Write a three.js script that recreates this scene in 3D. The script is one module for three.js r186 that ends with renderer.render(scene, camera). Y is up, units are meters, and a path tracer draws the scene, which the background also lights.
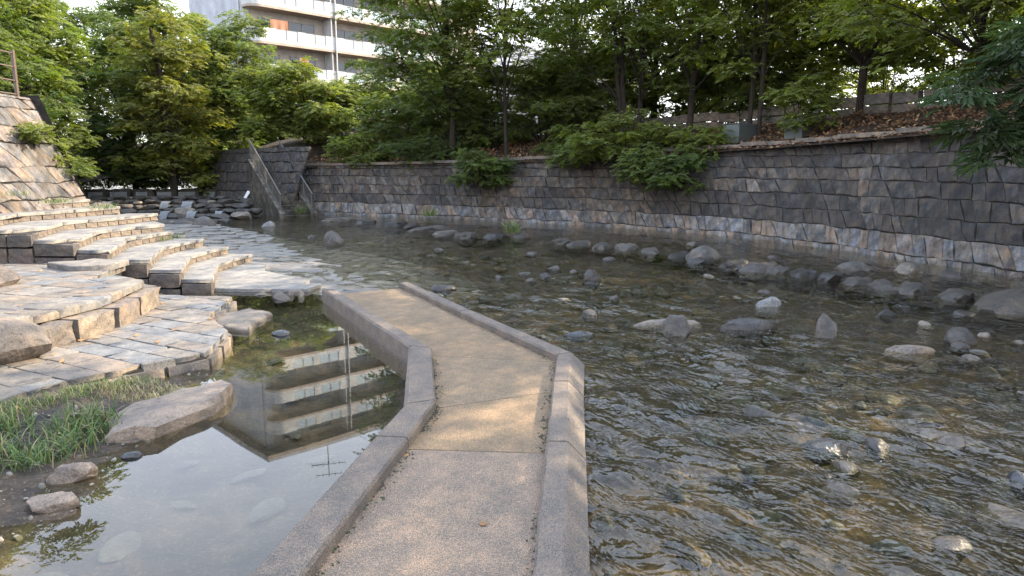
import * as THREE from 'three';
import { mergeGeometries, mergeVertices, toCreasedNormals } from 'three/addons/utils/BufferGeometryUtils.js';
import { createNoise2D, createNoise3D } from 'simplex-noise';

// ---------------------------------------------------------------- camera, sky, sun, exposure
const scene = new THREE.Scene();
const camera = new THREE.PerspectiveCamera(44.43, 1024 / 576, 0.05, 900);
camera.position.set(0, 1.6, 0);
camera.rotation.set(-9.5 * Math.PI / 180, 0, 0);
const renderer = new THREE.WebGLRenderer({ antialias: true });
renderer.toneMapping = THREE.LinearToneMapping;
renderer.toneMappingExposure = 3.1;
renderer.shadowMap.enabled = true;
const SUN = new THREE.Vector3(0.82, 0.53, -0.26).normalize();
const sun = new THREE.DirectionalLight(new THREE.Color(1, 0.84, 0.62), 5);
sun.position.copy(SUN).multiplyScalar(120); sun.castShadow = true; sun.shadow.radius = 1;
Object.assign(sun.shadow.camera, { left: -60, right: 60, top: 60, bottom: -60, near: 1, far: 300 });
sun.shadow.mapSize.set(4096, 4096);
scene.add(sun, sun.target);

function mul(a) { return () => { a |= 0; a = a + 0x6D2B79F5 | 0; let t = Math.imul(a ^ a >>> 15, 1 | a); t = t + Math.imul(t ^ t >>> 7, 61 | t) ^ t; return ((t ^ t >>> 14) >>> 0) / 4294967296; }; }
const N2 = createNoise2D(mul(11)), N3 = createNoise3D(mul(12));
const clamp = (x, a = 0, b = 1) => Math.min(b, Math.max(a, x));
const lerp = (a, b, t) => a + (b - a) * t;
const sstep = (a, b, x) => { const t = clamp((x - a) / (b - a)); return t * t * (3 - 2 * t); };

{ // the sky: pale summer-evening blue, whiter low down and round the sun, thin high cloud
  const W = 512, H = 256, d = new Float32Array(W * H * 4), v = new THREE.Vector3();
  for (let j = 0; j < H; j++) for (let i = 0; i < W; i++) {
    const el = ((j + 0.5) / H - 0.5) * Math.PI, az = ((i + 0.5) / W - 0.5) * 2 * Math.PI;
    v.set(Math.cos(el) * Math.cos(az), Math.sin(el), Math.cos(el) * Math.sin(az));
    const h = Math.max(v.y, 0), t = Math.pow(h, 0.45);
    let r = lerp(2.15, 0.6, t), g = lerp(2.08, 0.83, t), b = lerp(1.95, 1.22, t);
    const cl = sstep(-0.15, 0.75, N3(v.x * 1.6, v.y * 4.5, v.z * 1.6) * 0.65 + N3(v.x * 4, v.y * 10, v.z * 4) * 0.35) * 0.3;
    r = lerp(r, 1.8, cl); g = lerp(g, 1.8, cl); b = lerp(b, 1.8, cl);
    const s = Math.max(0, v.dot(SUN)), gl = Math.pow(s, 6) * 0.7 + Math.pow(s, 60) * 2;
    const k = (j * W + i) * 4; d[k] = 0.74 * (r + gl); d[k + 1] = 0.74 * (g + gl * 0.9); d[k + 2] = 0.76 * (b + gl * 0.72); d[k + 3] = 1;
  }
  const t = new THREE.DataTexture(d, W, H, THREE.RGBAFormat, THREE.FloatType);
  t.mapping = THREE.EquirectangularReflectionMapping; t.magFilter = t.minFilter = THREE.LinearFilter; t.needsUpdate = true;
  scene.background = t; scene.environment = t; 
}

// ---------------------------------------------------------------- helpers
const taken = {};
const numbered = (n) => { const k = taken[n] = (taken[n] ?? -1) + 1; return k ? `${n}_${String(k).padStart(3, '0')}` : n; };
function obj(name, geo, mat, parent = scene) {
  const m = new THREE.Mesh(geo, mat); m.name = parent === scene ? numbered(name) : name; parent.add(m); return m;
}
function group(name, parent = scene) { const o = new THREE.Group(); o.name = parent === scene ? numbered(name) : name; parent.add(o); return o; }
function tag(o, label, category, grp) { o.userData = { label, category, kind: 'thing' }; if (grp) o.userData.group = grp; return o; }
function kind(o, k, label) { o.userData.kind = k; if (label) o.userData.label = label; return o; }
const V = (x, y, z) => new THREE.Vector3(x, y, z);

// tileable noise textures (values are surface colour and fine relief only)
function tileNoise(seed, per) {
  const r = mul(seed), g = new Float32Array(per * per).map(() => r());
  return (x, y) => {
    x = (x % 1 + 1) % 1 * per; y = (y % 1 + 1) % 1 * per;
    const i = Math.floor(x), j = Math.floor(y), fx = x - i, fy = y - j, u = fx * fx * (3 - 2 * fx), w = fy * fy * (3 - 2 * fy);
    const a = (p, q) => g[((q + per) % per) * per + (p + per) % per];
    return lerp(lerp(a(i, j), a(i + 1, j), u), lerp(a(i, j + 1), a(i + 1, j + 1), u), w);
  };
}
function tex(size, fn, srgb, rep = 1) {
  const d = new Uint8Array(size * size * 4);
  for (let j = 0; j < size; j++) for (let i = 0; i < size; i++) {
    const c = fn((i + 0.5) / size, (j + 0.5) / size), k = (j * size + i) * 4;
    for (let q = 0; q < 3; q++) d[k + q] = clamp(Array.isArray(c) ? c[q] : c) * 255;
    d[k + 3] = 255;
  }
  const t = new THREE.DataTexture(d, size, size); t.wrapS = t.wrapT = THREE.RepeatWrapping;
  t.magFilter = THREE.LinearFilter; t.minFilter = THREE.LinearMipmapLinearFilter; t.generateMipmaps = true;
  if (srgb) t.colorSpace = THREE.SRGBColorSpace; t.repeat.set(rep, rep); t.needsUpdate = true; return t;
}
const tn = [4, 8, 16, 32, 64, 128, 256].map((p, i) => tileNoise(100 + i, p));
const fb = (x, y, a, b) => { let s = 0, w = 0, k = 1; for (let i = a; i <= b; i++) { s += tn[i](x + i * 0.31, y + i * 0.17) * k; w += k; k *= 0.62; } return s / w; };

const stoneFn = (x, y) => {                                  // quarried granite: speckle, slanting bedding streaks, blotches
  const st = tn[4](x - y * 0.5, y * 0.125 + 0.1) * 0.5 + tn[3](x - y * 0.5, y * 0.125) * 0.5, sp = tn[6](x, y), bl = fb(x, y, 1, 4);
  return { st, sp, bl };
};
const stoneMap = tex(512, (x, y) => { const { st, sp, bl } = stoneFn(x, y); const g = 0.6 + (st - 0.5) * 0.16 + (sp - 0.5) * 0.24 + (bl - 0.5) * 0.62; const w = (fb(x + 0.4, y, 1, 3) - 0.5) * 0.16; return [g + w, g + w * 0.2, g - w * 0.9]; }, true, 1 / 1.3);
const stoneBump = tex(512, (x, y) => { const { st, sp, bl } = stoneFn(x, y); return bl * 0.7 + st * 0.12 + sp * 0.18; }, false, 1 / 1.3);
const flagMap = tex(512, (x, y) => { const b = fb(x, y, 1, 5), s = tn[6](x, y), d = sstep(0.56, 0.75, fb(x + 0.3, y + 0.6, 2, 5)), g = 0.68 + (b - 0.5) * 0.36 + (s - 0.5) * 0.22 - d * 0.1; return [g + (b - 0.5) * 0.06, g, g - (b - 0.5) * 0.1]; }, true, 1 / 1.1);
const flagBump = tex(512, (x, y) => fb(x, y, 2, 6), false, 1 / 1.1);
const aggFn = (() => {                                       // washed aggregate: thousands of small chips
  const S = 1024, h = new Float32Array(S * S), c = new Float32Array(S * S), r = mul(7);
  for (let n = 0; n < 104000; n++) {
    const cx = r() * S, cy = r() * S, R = 1.1 + r() * 2.3, t = r(), e = 0.6 + r() * 0.4, an = r() * 3.14;
    for (let j = -4; j <= 4; j++) for (let i = -4; i <= 4; i++) {
      const u = i * Math.cos(an) + j * Math.sin(an), w = (j * Math.cos(an) - i * Math.sin(an)) / e, q = 1 - (u * u + w * w) / (R * R);
      if (q > 0) { const k = ((cy + j + S) % S | 0) * S + ((cx + i + S) % S | 0); if (q > h[k] * 0.8) { h[k] = q; c[k] = t; } }
    }
  }
  return (x, y) => { const k = (y * S | 0) % S * S + (x * S | 0) % S; return [h[k], c[k]]; };
})();
const aggMap = tex(1024, (x, y) => { const [h, c] = aggFn(x, y), b = fb(x, y, 1, 5) - 0.5; const g = (h < 0.08 ? 0.52 : 0.57 + c * 0.24) + b * 0.2; const w = (c - 0.5) * 0.1 + b * 0.05; return [g + w, g, g - w]; }, true, 1 / 0.83);
const aggBump = tex(1024, (x, y) => { const [h] = aggFn(x, y); return Math.sqrt(h); }, false, 1 / 0.83);
const soilMap = tex(512, (x, y) => { const b = fb(x, y, 1, 6), s = tn[5](x, y), g = 0.5 + (b - 0.5) * 0.8 + (s > 0.72 ? 0.18 : 0); return [g * 1.02, g * 0.97, g * 0.9]; }, true, 1 / 1.5);
const soilBump = tex(512, (x, y) => fb(x, y, 2, 6), false, 1 / 1.5);
const barkMap = tex(256, (x, y) => { const g = 0.5 + (tn[4](x, y * 0.25) - 0.5) * 0.5 + (fb(x, y, 2, 5) - 0.5) * 0.5; return [g, g * 0.95, g * 0.88]; }, true, 2);
const rippleBump = tex(1024, (x, y) => { const wx = x + (tn[1](x, y) - 0.5) * 0.09; return tn[4](wx, y * 0.5) * 0.45 + tn[3](wx + 0.3, y * 0.5) * 0.3 + tn[5](wx, y * 0.5 + 0.2) * 0.25; }, false, 1 / 1.6);
const plasterMap = tex(256, (x, y) => 0.82 + (fb(x, y, 1, 5) - 0.5) * 0.25, true, 0.2);

const std = (o) => new THREE.MeshStandardMaterial({ roughness: 0.85, side: THREE.DoubleSide, ...o });
const phy = (o) => new THREE.MeshPhysicalMaterial({ roughness: 0.85, side: THREE.DoubleSide, ...o });
const L = (r, g, b) => new THREE.Color().setRGB(r, g, b);
const stoneMat = (r, g, b, rough = 0.82) => std({ color: L(r, g, b), map: stoneMap, bumpMap: stoneBump, bumpScale: 0.02, roughness: rough });
const rockMat = (r, g, b, rough = 0.8) => std({ color: L(r, g, b), map: flagMap, bumpMap: flagBump, bumpScale: 0.02, roughness: rough });
const flagMat = (r, g, b, rough = 0.8) => std({ color: L(r, g, b), map: flagMap, bumpMap: flagBump, bumpScale: 0.008, roughness: rough });
const M = {
  wallStone: std({ color: L(1, 1, 1), map: stoneMap, bumpMap: stoneBump, bumpScale: 0.05, vertexColors: true, roughness: 0.8 }),
  mortar: std({ color: L(0.06, 0.052, 0.046), map: soilMap, bumpMap: soilBump, bumpScale: 0.02 }),
  flags: [flagMat(0.35, 0.31, 0.265), flagMat(0.39, 0.35, 0.305), flagMat(0.31, 0.265, 0.22), flagMat(0.31, 0.31, 0.31), flagMat(0.37, 0.3, 0.235)],
  treads: [flagMat(0.44, 0.41, 0.37), flagMat(0.4, 0.375, 0.34), flagMat(0.47, 0.435, 0.39)],
  rough: [rockMat(0.36, 0.28, 0.22), rockMat(0.31, 0.25, 0.2), rockMat(0.41, 0.32, 0.24), rockMat(0.29, 0.25, 0.215)],
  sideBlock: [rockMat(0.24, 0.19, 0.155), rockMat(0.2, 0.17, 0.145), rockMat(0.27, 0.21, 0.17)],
  rocks: [rockMat(0.14, 0.115, 0.092, 0.65), rockMat(0.23, 0.195, 0.16, 0.7), rockMat(0.09, 0.076, 0.064, 0.5), rockMat(0.42, 0.34, 0.26, 0.65), rockMat(0.48, 0.45, 0.41, 0.75)],
  tanRock: rockMat(0.5, 0.38, 0.285, 0.8), wetRock: rockMat(0.2, 0.155, 0.11, 0.4), silted: rockMat(0.17, 0.145, 0.115, 0.8), darkRock: rockMat(0.1, 0.1, 0.1, 0.35),
  kerb: std({ color: L(0.46, 0.36, 0.28), map: aggMap, bumpMap: aggBump, bumpScale: 0.003, roughness: 0.85 }),
  slabs: [std({ color: L(0.66, 0.47, 0.325), map: aggMap, bumpMap: aggBump, bumpScale: 0.003 }), std({ color: L(0.64, 0.43, 0.245), map: aggMap, bumpMap: aggBump, bumpScale: 0.003 }), std({ color: L(0.64, 0.44, 0.26), map: aggMap, bumpMap: aggBump, bumpScale: 0.003 })],
  soil: std({ color: L(0.14, 0.108, 0.08), map: soilMap, bumpMap: soilBump, bumpScale: 0.03 }),
  bank: std({ color: L(0.13, 0.085, 0.055), map: soilMap, bumpMap: soilBump, bumpScale: 0.04 }),
  bed: std({ color: L(0.19, 0.145, 0.09), map: soilMap, bumpMap: soilBump, bumpScale: 0.04 }),
  ground: std({ color: L(0.1, 0.09, 0.06), map: soilMap }),
  bark: std({ color: L(0.13, 0.1, 0.075), map: barkMap, bumpMap: barkMap, bumpScale: 0.02 }),
  steel: std({ color: L(0.13, 0.12, 0.11), roughness: 0.55, metalness: 0.5 }),
  brownMetal: std({ color: L(0.09, 0.06, 0.045), roughness: 0.5 }),
};
const leafMat = (r, g, b, rough = 0.9) => phy({ color: L(r, g, b), vertexColors: true, transmission: 0.66, thickness: 0, roughness: rough, ior: 1.4, specularIntensity: 0.35 });
const LEAF = { shadeTone: leafMat(0.1, 0.155, 0.02), midTone: leafMat(0.125, 0.18, 0.02), glowTone: leafMat(0.165, 0.215, 0.02), willow: leafMat(0.19, 0.215, 0.024), laurel: leafMat(0.05, 0.09, 0.028, 0.75) };  // lighter and darker leaf tones, partly backlit glow and shade put into colour

function boxUV(g) {                                           // uv in metres from the dominant axis of each face
  g = g.index ? g.toNonIndexed() : g; if (!g.attributes.normal) g.computeVertexNormals();
  const p = g.attributes.position, uv = new Float32Array(p.count * 2), a = V(), b = V(), c = V();
  for (let i = 0; i < p.count; i += 3) {
    a.fromBufferAttribute(p, i); b.fromBufferAttribute(p, i + 1).sub(a); c.fromBufferAttribute(p, i + 2).sub(a); b.cross(c);
    const x = Math.abs(b.x), y = Math.abs(b.y), z = Math.abs(b.z);
    for (let k = i; k < i + 3; k++) {
      const q = [p.getX(k), p.getY(k), p.getZ(k)], [u, w] = y >= x && y >= z ? [q[0], q[2]] : x >= z ? [q[2], q[1]] : [q[0], q[1]];
      uv[k * 2] = u; uv[k * 2 + 1] = w;
    }
  }
  g.setAttribute('uv', new THREE.BufferAttribute(uv, 2)); return g;
}
function geoFrom(pos, idx, uv) {
  const g = new THREE.BufferGeometry(); g.setAttribute('position', new THREE.Float32BufferAttribute(pos, 3));
  if (uv) g.setAttribute('uv', new THREE.Float32BufferAttribute(uv, 2)); if (idx) g.setIndex(idx); g.computeVertexNormals(); return g;
}
// turn the faces of a closed piece outwards
function outward(pos, idx) {
  let cx = 0, cy = 0, cz = 0; const n = pos.length / 3; for (let i = 0; i < n; i++) { cx += pos[i * 3] / n; cy += pos[i * 3 + 1] / n; cz += pos[i * 3 + 2] / n; }
  let s = 0; const a = V(), b = V(), c = V();
  for (let i = 0; i < idx.length; i += 3) { a.fromArray(pos, idx[i] * 3); b.fromArray(pos, idx[i + 1] * 3).sub(a); c.fromArray(pos, idx[i + 2] * 3).sub(a); b.cross(c); s += b.x * (a.x - cx) + b.y * (a.y - cy) + b.z * (a.z - cz); }
  if (s < 0) for (let i = 0; i < idx.length; i += 3) { const t = idx[i + 1]; idx[i + 1] = idx[i + 2]; idx[i + 2] = t; }
}
// a heightfield sheet over a plan rectangle
function sheet(x0, x1, nx, z0, z1, nz, h, keep) {
  const pos = [], uv = [], idx = [];
  for (let j = 0; j <= nz; j++) for (let i = 0; i <= nx; i++) { const x = lerp(x0, x1, i / nx), z = lerp(z0, z1, j / nz); pos.push(x, h(x, z), z); uv.push(x, z); }
  for (let j = 0; j < nz; j++) for (let i = 0; i < nx; i++) {
    if (keep && !keep(lerp(x0, x1, (i + 0.5) / nx), lerp(z0, z1, (j + 0.5) / nz))) continue;
    const a = j * (nx + 1) + i, b = a + nx + 1; idx.push(a, b, a + 1, a + 1, b, b + 1);
  }
  return geoFrom(pos, idx, uv);
}
const inPoly = (x, z, P) => { let c = false; for (let i = 0, j = P.length - 1; i < P.length; j = i++) if ((P[i][1] > z) !== (P[j][1] > z) && x < (P[j][0] - P[i][0]) * (z - P[i][1]) / (P[j][1] - P[i][1]) + P[i][0]) c = !c; return c; };
const areaOf = (P) => { let a = 0; P.forEach((p, i) => { const q = P[(i + 1) % P.length]; a += p[0] * q[1] - q[0] * p[1]; }); return a / 2; };
function clipConvex(S, C) {                                   // polygon S clipped by the convex polygon C
  let out = S; const s = Math.sign(areaOf(C));
  C.forEach((a, i) => {
    const b = C[(i + 1) % C.length], side = (p) => s * ((b[0] - a[0]) * (p[1] - a[1]) - (b[1] - a[1]) * (p[0] - a[0])), inp = out; out = [];
    inp.forEach((p, k) => {
      const q = inp[(k + 1) % inp.length], d = side(p), e = side(q);
      if (d >= 0) out.push(p);
      if (d * e < 0) out.push([lerp(p[0], q[0], d / (d - e)), lerp(p[1], q[1], d / (d - e))]);
    });
  });
  return out;
}
// a flat stone: plan polygon raised from y0 to y1 with a worn edge and a slightly uneven top
function slabGeo(P, y0, y1, bev = 0.012, wob = 0.004, seed = 0) {
  if (areaOf(P) < 0) P = P.slice().reverse();
  const n = P.length, pos = [], idx = []; let cx = 0, cz = 0; P.forEach((p) => { cx += p[0] / n; cz += p[1] / n; });
  const inn = P.map(([x, z]) => { const d = Math.hypot(x - cx, z - cz) || 1; return [x + (cx - x) / d * bev * 1.3, z + (cz - z) / d * bev * 1.3]; });
  for (const [x, z] of P) pos.push(x, y0, z);
  for (const [x, z] of P) pos.push(x, y1 - bev, z);
  for (const [x, z] of inn) pos.push(x, y1 + N2(x * 2.3 + seed, z * 2.3) * wob, z);
  pos.push(cx, y1 + N2(cx * 2.3 + seed, cz * 2.3) * wob, cz);
  for (let i = 0; i < n; i++) { const j = (i + 1) % n; idx.push(i, i + n, j, j, i + n, j + n, i + n, i + 2 * n, j + n, j + n, i + 2 * n, j + 2 * n, i + 2 * n, 3 * n, j + 2 * n); }
  outward(pos, idx);
  return boxUV(geoFrom(pos, idx));
}
function roughEdge(P, step, amp, seed) {                      // break straight plan edges into slightly irregular ones
  const o = [];
  P.forEach((p, i) => { const q = P[(i + 1) % P.length], n = Math.max(1, Math.round(Math.hypot(q[0] - p[0], q[1] - p[1]) / step)); for (let k = 0; k < n; k++) { const x = lerp(p[0], q[0], k / n), z = lerp(p[1], q[1], k / n); o.push([x + N2(x * 7 + seed, z * 7) * amp, z + N2(x * 7, z * 7 + seed + 9) * amp]); } });
  return o;
}
// lay a polygon with coursed stones; returns their plan polygons
function courses(P, turn, hs, ws, gap, rnd, slant = 0.05) {
  const c = Math.cos(turn), s = Math.sin(turn), R = P.map(([x, z]) => [x * c + z * s, -x * s + z * c]);
  let a0 = 1e9, a1 = -1e9, b0 = 1e9, b1 = -1e9; R.forEach(([x, z]) => { a0 = Math.min(a0, x); a1 = Math.max(a1, x); b0 = Math.min(b0, z); b1 = Math.max(b1, z); });
  const out = [];
  for (let z = b0 - rnd() * hs; z < b1;) {
    const h = hs * (0.75 + rnd() * 0.5);
    for (let x = a0 - rnd() * ws; x < a1;) {
      const w = ws * (0.6 + rnd() * 0.9), j = () => (rnd() - 0.5) * slant;
      const cell = [[x + gap + j(), z + gap], [x + w - gap + j(), z + gap], [x + w - gap + j(), z + h - gap], [x + gap + j(), z + h - gap]];
      const q = clipConvex(R, cell);
      if (q.length > 2 && Math.abs(areaOf(q)) > hs * ws * 0.09) out.push(q.map(([u, v]) => [u * c - v * s, u * s + v * c]));
      x += w;
    }
    z += h;
  }
  return out;
}
// a rough-hewn block: box with softened edges and knocked faces
function blockGeo(w, h, d, seed, amp = 0.018, nx = 5, ny = 4, nz = 4) {
  const g = mergeVertices(new THREE.BoxGeometry(w, h, d, nx, ny, nz).deleteAttribute('uv').deleteAttribute('normal')), p = g.attributes.position, m = Math.min(w, h, d);
  for (let i = 0; i < p.count; i++) {
    let x = p.getX(i), y = p.getY(i), z = p.getZ(i);
    const ex = Math.abs(x) > w / 2 - 1e-4, ey = Math.abs(y) > h / 2 - 1e-4, ez = Math.abs(z) > d / 2 - 1e-4, e = ex + ey + ez, r = (e > 1 ? 0.06 : 0) * m;
    const n = N3(x * 5 + seed * 3.1, y * 5, z * 5) * amp + N3(x * 13 + seed, y * 13, z * 13) * amp * 0.45;
    if (ex) x += Math.sign(x) * (n - r); if (ey) y += Math.sign(y) * (n * 0.5 - r); if (ez) z += Math.sign(z) * (n - r);
    p.setXYZ(i, x, y, z);
  }
  return toCreasedNormals(boxUV(g), 0.5);
}
// a river stone: ball cut by random planes and roughened
function rockGeo(seed, sx, sy, sz, { detail = 3, cuts = 7, round = 0.5, rough = 0.05, top } = {}) {
  const r = mul(seed * 7919 + 3), g = mergeVertices(new THREE.IcosahedronGeometry(1, detail).deleteAttribute('uv').deleteAttribute('normal')), p = g.attributes.position, v = V();
  const planes = []; for (let i = 0; i < cuts; i++) planes.push([V(r() - 0.5, (r() - 0.5) * 0.9, r() - 0.5).normalize(), lerp(0.55, 0.92, r() * 0.6 + round * 0.4)]);
  if (top) planes.push([V((r() - 0.5) * 0.2, 1, (r() - 0.5) * 0.2).normalize(), top]);
  for (let i = 0; i < p.count; i++) {
    v.fromBufferAttribute(p, i);
    for (const [n, d] of planes) { const q = v.dot(n) - d; if (q > 0) v.addScaledVector(n, -q * 0.94); }
    const k = 1 + N3(v.x * 1.7 + seed, v.y * 1.7, v.z * 1.7) * rough * 1.6 + N3(v.x * 5, v.y * 5 + seed, v.z * 5) * rough * 0.8;
    p.setXYZ(i, v.x * k * sx, v.y * k * sy, v.z * k * sz);
  }
  return toCreasedNormals(boxUV(g), 0.7);
}
function tubeGeo(pts, r0, r1, seg = 8, rad = 6) {
  const c = new THREE.CatmullRomCurve3(pts), fr = c.computeFrenetFrames(seg), pos = [], idx = [], uv = [];
  for (let i = 0; i <= seg; i++) {
    const P = c.getPoint(i / seg), R = lerp(r0, r1, i / seg);
    for (let k = 0; k <= rad; k++) { const a = k / rad * 6.2832; const q = P.clone().addScaledVector(fr.normals[i], Math.cos(a) * R).addScaledVector(fr.binormals[i], Math.sin(a) * R); pos.push(q.x, q.y, q.z); uv.push(k / rad, i / seg * 3); }
  }
  for (let i = 0; i < seg; i++) for (let k = 0; k < rad; k++) { const a = i * (rad + 1) + k, b = a + rad + 1; idx.push(a, a + 1, b, b, a + 1, b + 1); }
  return geoFrom(pos, idx, uv);
}
const bxGeo = (w, h, d, x = 0, y = 0, z = 0) => boxUV(new THREE.BoxGeometry(w, h, d).translate(x, y, z));
function barGeo(a, b, r, rad = 6) { const d = b.clone().sub(a), l = d.length(), g = new THREE.CylinderGeometry(r, r, l, rad); g.applyQuaternion(new THREE.Quaternion().setFromUnitVectors(V(0, 1, 0), d.normalize())); g.translate((a.x + b.x) / 2, (a.y + b.y) / 2, (a.z + b.z) / 2); return g; }

// ---------------------------------------------------------------- ground and river bed
const RIVER_Y = -0.11, POOL_Y = -0.05;
const wallPlan = [[10.2, 4], [9.9, -1], [9.3, -5], [8.75, -8.2], [8.11, -11.03], [7.48, -13.6], [6.5, -16.7], [5.05, -19.1], [2.69, -21.58], [-0.2, -23.8], [-3.1, -25.6], [-8.3, -28.1], [-9.6, -29.0]];
const farWallPlan = [[-8.6, -27.25], [-9.3, -27.7], [-10.6, -28.7], [-12.6, -30.4], [-15, -33.5], [-18, -40]];
kind(obj('ground', sheet(-420, 420, 40, -460, 300, 40, () => -1.2), M.ground), 'structure');
const bedH = (x, z) => -0.36 + N2(x * 0.5, z * 0.5) * 0.07 + N2(x * 2.1, z * 2.1) * 0.05 + N2(x * 6, z * 6) * 0.018;
kind(obj('riverbed', sheet(-24, 11, 210, -46, 5, 300, (x, z) => bedH(x, z) + sstep(-29, -31, z) * 0.55), M.bed), 'structure');

// ---------------------------------------------------------------- the footpath with its kerbs
const KL = { out: [[-1.75, 2.6], [-1.18, -1.1], [-0.785, -3.8], [-0.70, -4.34], [-0.89, -5.88], [-1.63, -7.3], [-2.42, -8.84]], inn: [[-1.54, 2.6], [-0.97, -1.1], [-0.585, -3.78], [-0.5, -4.45], [-0.685, -5.82], [-1.44, -7.24], [-2.24, -8.8]] };
const KR = { inn: [[-0.37, 2.6], [-0.05, -1], [0.19, -3.72], [0.29, -4.85], [0.37, -5.6], [-0.56, -7.4], [-1.5, -9.3]], out: [[-0.15, 2.6], [0.17, -1], [0.41, -3.7], [0.51, -4.83], [0.6, -5.66], [-0.36, -7.49], [-1.3, -9.38]] };
KL.out[0][1] = KL.inn[0][1]; 
const path = kind(group('path'), 'structure', 'washed aggregate footpath with raised granite kerbs between pool and stream');
function kerbSeg(i0, o0, i1, o1, prof) {
  const l = Math.hypot(i1[0] - i0[0], i1[1] - i0[1]), e = 0.008 / l, pos = [], idx = [], n = prof.length;
  const nseg = Math.max(2, Math.round(l / 0.25));
  for (let s = 0; s <= nseg; s++) { const t = lerp(e, 1 - e, s / nseg); for (const [f, y] of prof) { const ix = lerp(i0[0], i1[0], t), iz = lerp(i0[1], i1[1], t), ox = lerp(o0[0], o1[0], t), oz = lerp(o0[1], o1[1], t); const w = N2(ix * 3 + f * 4, iz * 3) * 0.0025; pos.push(lerp(ix, ox, f) + w, y + w, lerp(iz, oz, f) + w); } }
  for (let s = 0; s < nseg; s++) for (let k = 0; k < n - 1; k++) { const a = s * n + k, b = a + n; idx.push(a, a + 1, b, b, a + 1, b + 1); }
  for (let k = 1; k < n - 1; k++) { idx.push(0, k, k + 1); const b = nseg * n; idx.push(b, b + k + 1, b + k); }
  outward(pos, idx);
  return toCreasedNormals(boxUV(geoFrom(pos, idx)), 0.3);
}
const profL = [[0, -0.6], [0, 0.098], [0.06, 0.115], [0.86, 0.118], [0.97, 0.1], [1, 0.07], [1, -0.6]];
const profR = [[0, -0.6], [0, 0.1], [0.06, 0.117], [0.5, 0.12], [0.56, 0.112], [1, 0.01], [1, -0.6]];
for (let i = 0; i < KL.inn.length - 1; i++) obj('kerb_stone', kerbSeg(KL.inn[i], KL.out[i], KL.inn[i + 1], KL.out[i + 1], profL), M.kerb, path);
for (let i = 0; i < KR.inn.length - 1; i++) obj('kerb_stone', kerbSeg(KR.inn[i], KR.out[i], KR.inn[i + 1], KR.out[i + 1], profR), M.kerb, path);
for (let i = 0; i < 6; i++) {
  const a = KL.inn[i], b = KL.inn[i + 1], c = KR.inn[i + 1], d = KR.inn[i], g = 0.003;
  const sl = slabGeo([[a[0] - 0.05, a[1] - g], [d[0] + 0.05, d[1] - g], [c[0] + 0.05, c[1] + g], [b[0] - 0.05, b[1] + g]], -0.3, 0.045, 0.004, 0.001);
  obj('slab', sl, i < 2 ? M.slabs[0] : M.slabs[1 + i % 2], path);
}
// ---------------------------------------------------------------- water
const polyX = (P, z) => { for (let i = 0; i < P.length - 1; i++) { const [a, b] = [P[i], P[i + 1]]; if ((a[1] - z) * (b[1] - z) <= 0 && a[1] !== b[1]) return lerp(a[0], b[0], (z - a[1]) / (b[1] - a[1])); } return null; };
const kmid = KR.inn.map((p, i) => [(p[0] + KR.out[i][0]) / 2, p[1]]);
const kx = (z) => z > -9.3 ? polyX(kmid, z) ?? -0.3 : -30;
const xr = (z) => z > -28 ? (polyX(wallPlan, z) ?? -8.2) + 0.1 : -8;
const FX = 0.55, FZ = 0.835;                                  // the current runs from the far bank to near
function ripple(x, z) {                                       // ripples drawn out along the current
  const u = x * FZ - z * FX, w = x * FX + z * FZ;
  const ux = u + N2(x * 0.6, z * 0.6) * 0.35, calm = 0.22 + 0.78 * sstep(-0.5, 0.45, N2(x * 0.32 + 4, z * 0.32) * 0.7 + N2(x * 0.9, z * 0.9 + 3) * 0.3);
  const far = sstep(-24, -12, z);
  return calm * (0.4 + 0.6 * far) * (N2(ux * 1.5, w * 0.8) * 0.020 + N2(ux * 3.4 + 7, w * 2.0 + 2) * 0.020 + N2(ux * 8.0 + 3, w * 4.0) * 0.0085 + N2(ux * 16, w * 7) * 0.003);
}
const waterMat = phy({ color: L(0.74, 0.72, 0.62), transmission: 1, thickness: 0, roughness: 0.03, ior: 1.4, bumpMap: rippleBump, bumpScale: 0.015 });
const poolMat = phy({ color: L(0.8, 0.8, 0.7), transmission: 1, thickness: 0, roughness: 0.0, ior: 1.45 });
{
  const zs = [], xs = []; for (let z = 3.5; z > -31; z -= clamp(0.01 + Math.abs(z) * 0.0062, 0.03, 0.14)) zs.push(z);
  for (let x = -20; x < 10.6; x += x < -6 ? 0.13 : x < -0.6 ? 0.065 : x < 5 ? 0.032 : 0.05) xs.push(x);
  const nx = xs.length, pos = [], uv = [], idx = [];
  for (const z of zs) for (const x of xs) { pos.push(x, RIVER_Y + ripple(x, z), z); uv.push(x * FZ - z * FX, x * FX + z * FZ); }
  for (let j = 0; j < zs.length - 1; j++) for (let i = 0; i < nx - 1; i++) { if (xs[i + 1] < kx(zs[j]) || xs[i] > xr(zs[j])) continue; const a = j * nx + i, b = a + nx; idx.push(a, a + 1, b, a + 1, b + 1, b); }
  const g = geoFrom(pos, idx, uv); kind(obj('river_water', g, waterMat), 'structure');
}
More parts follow.
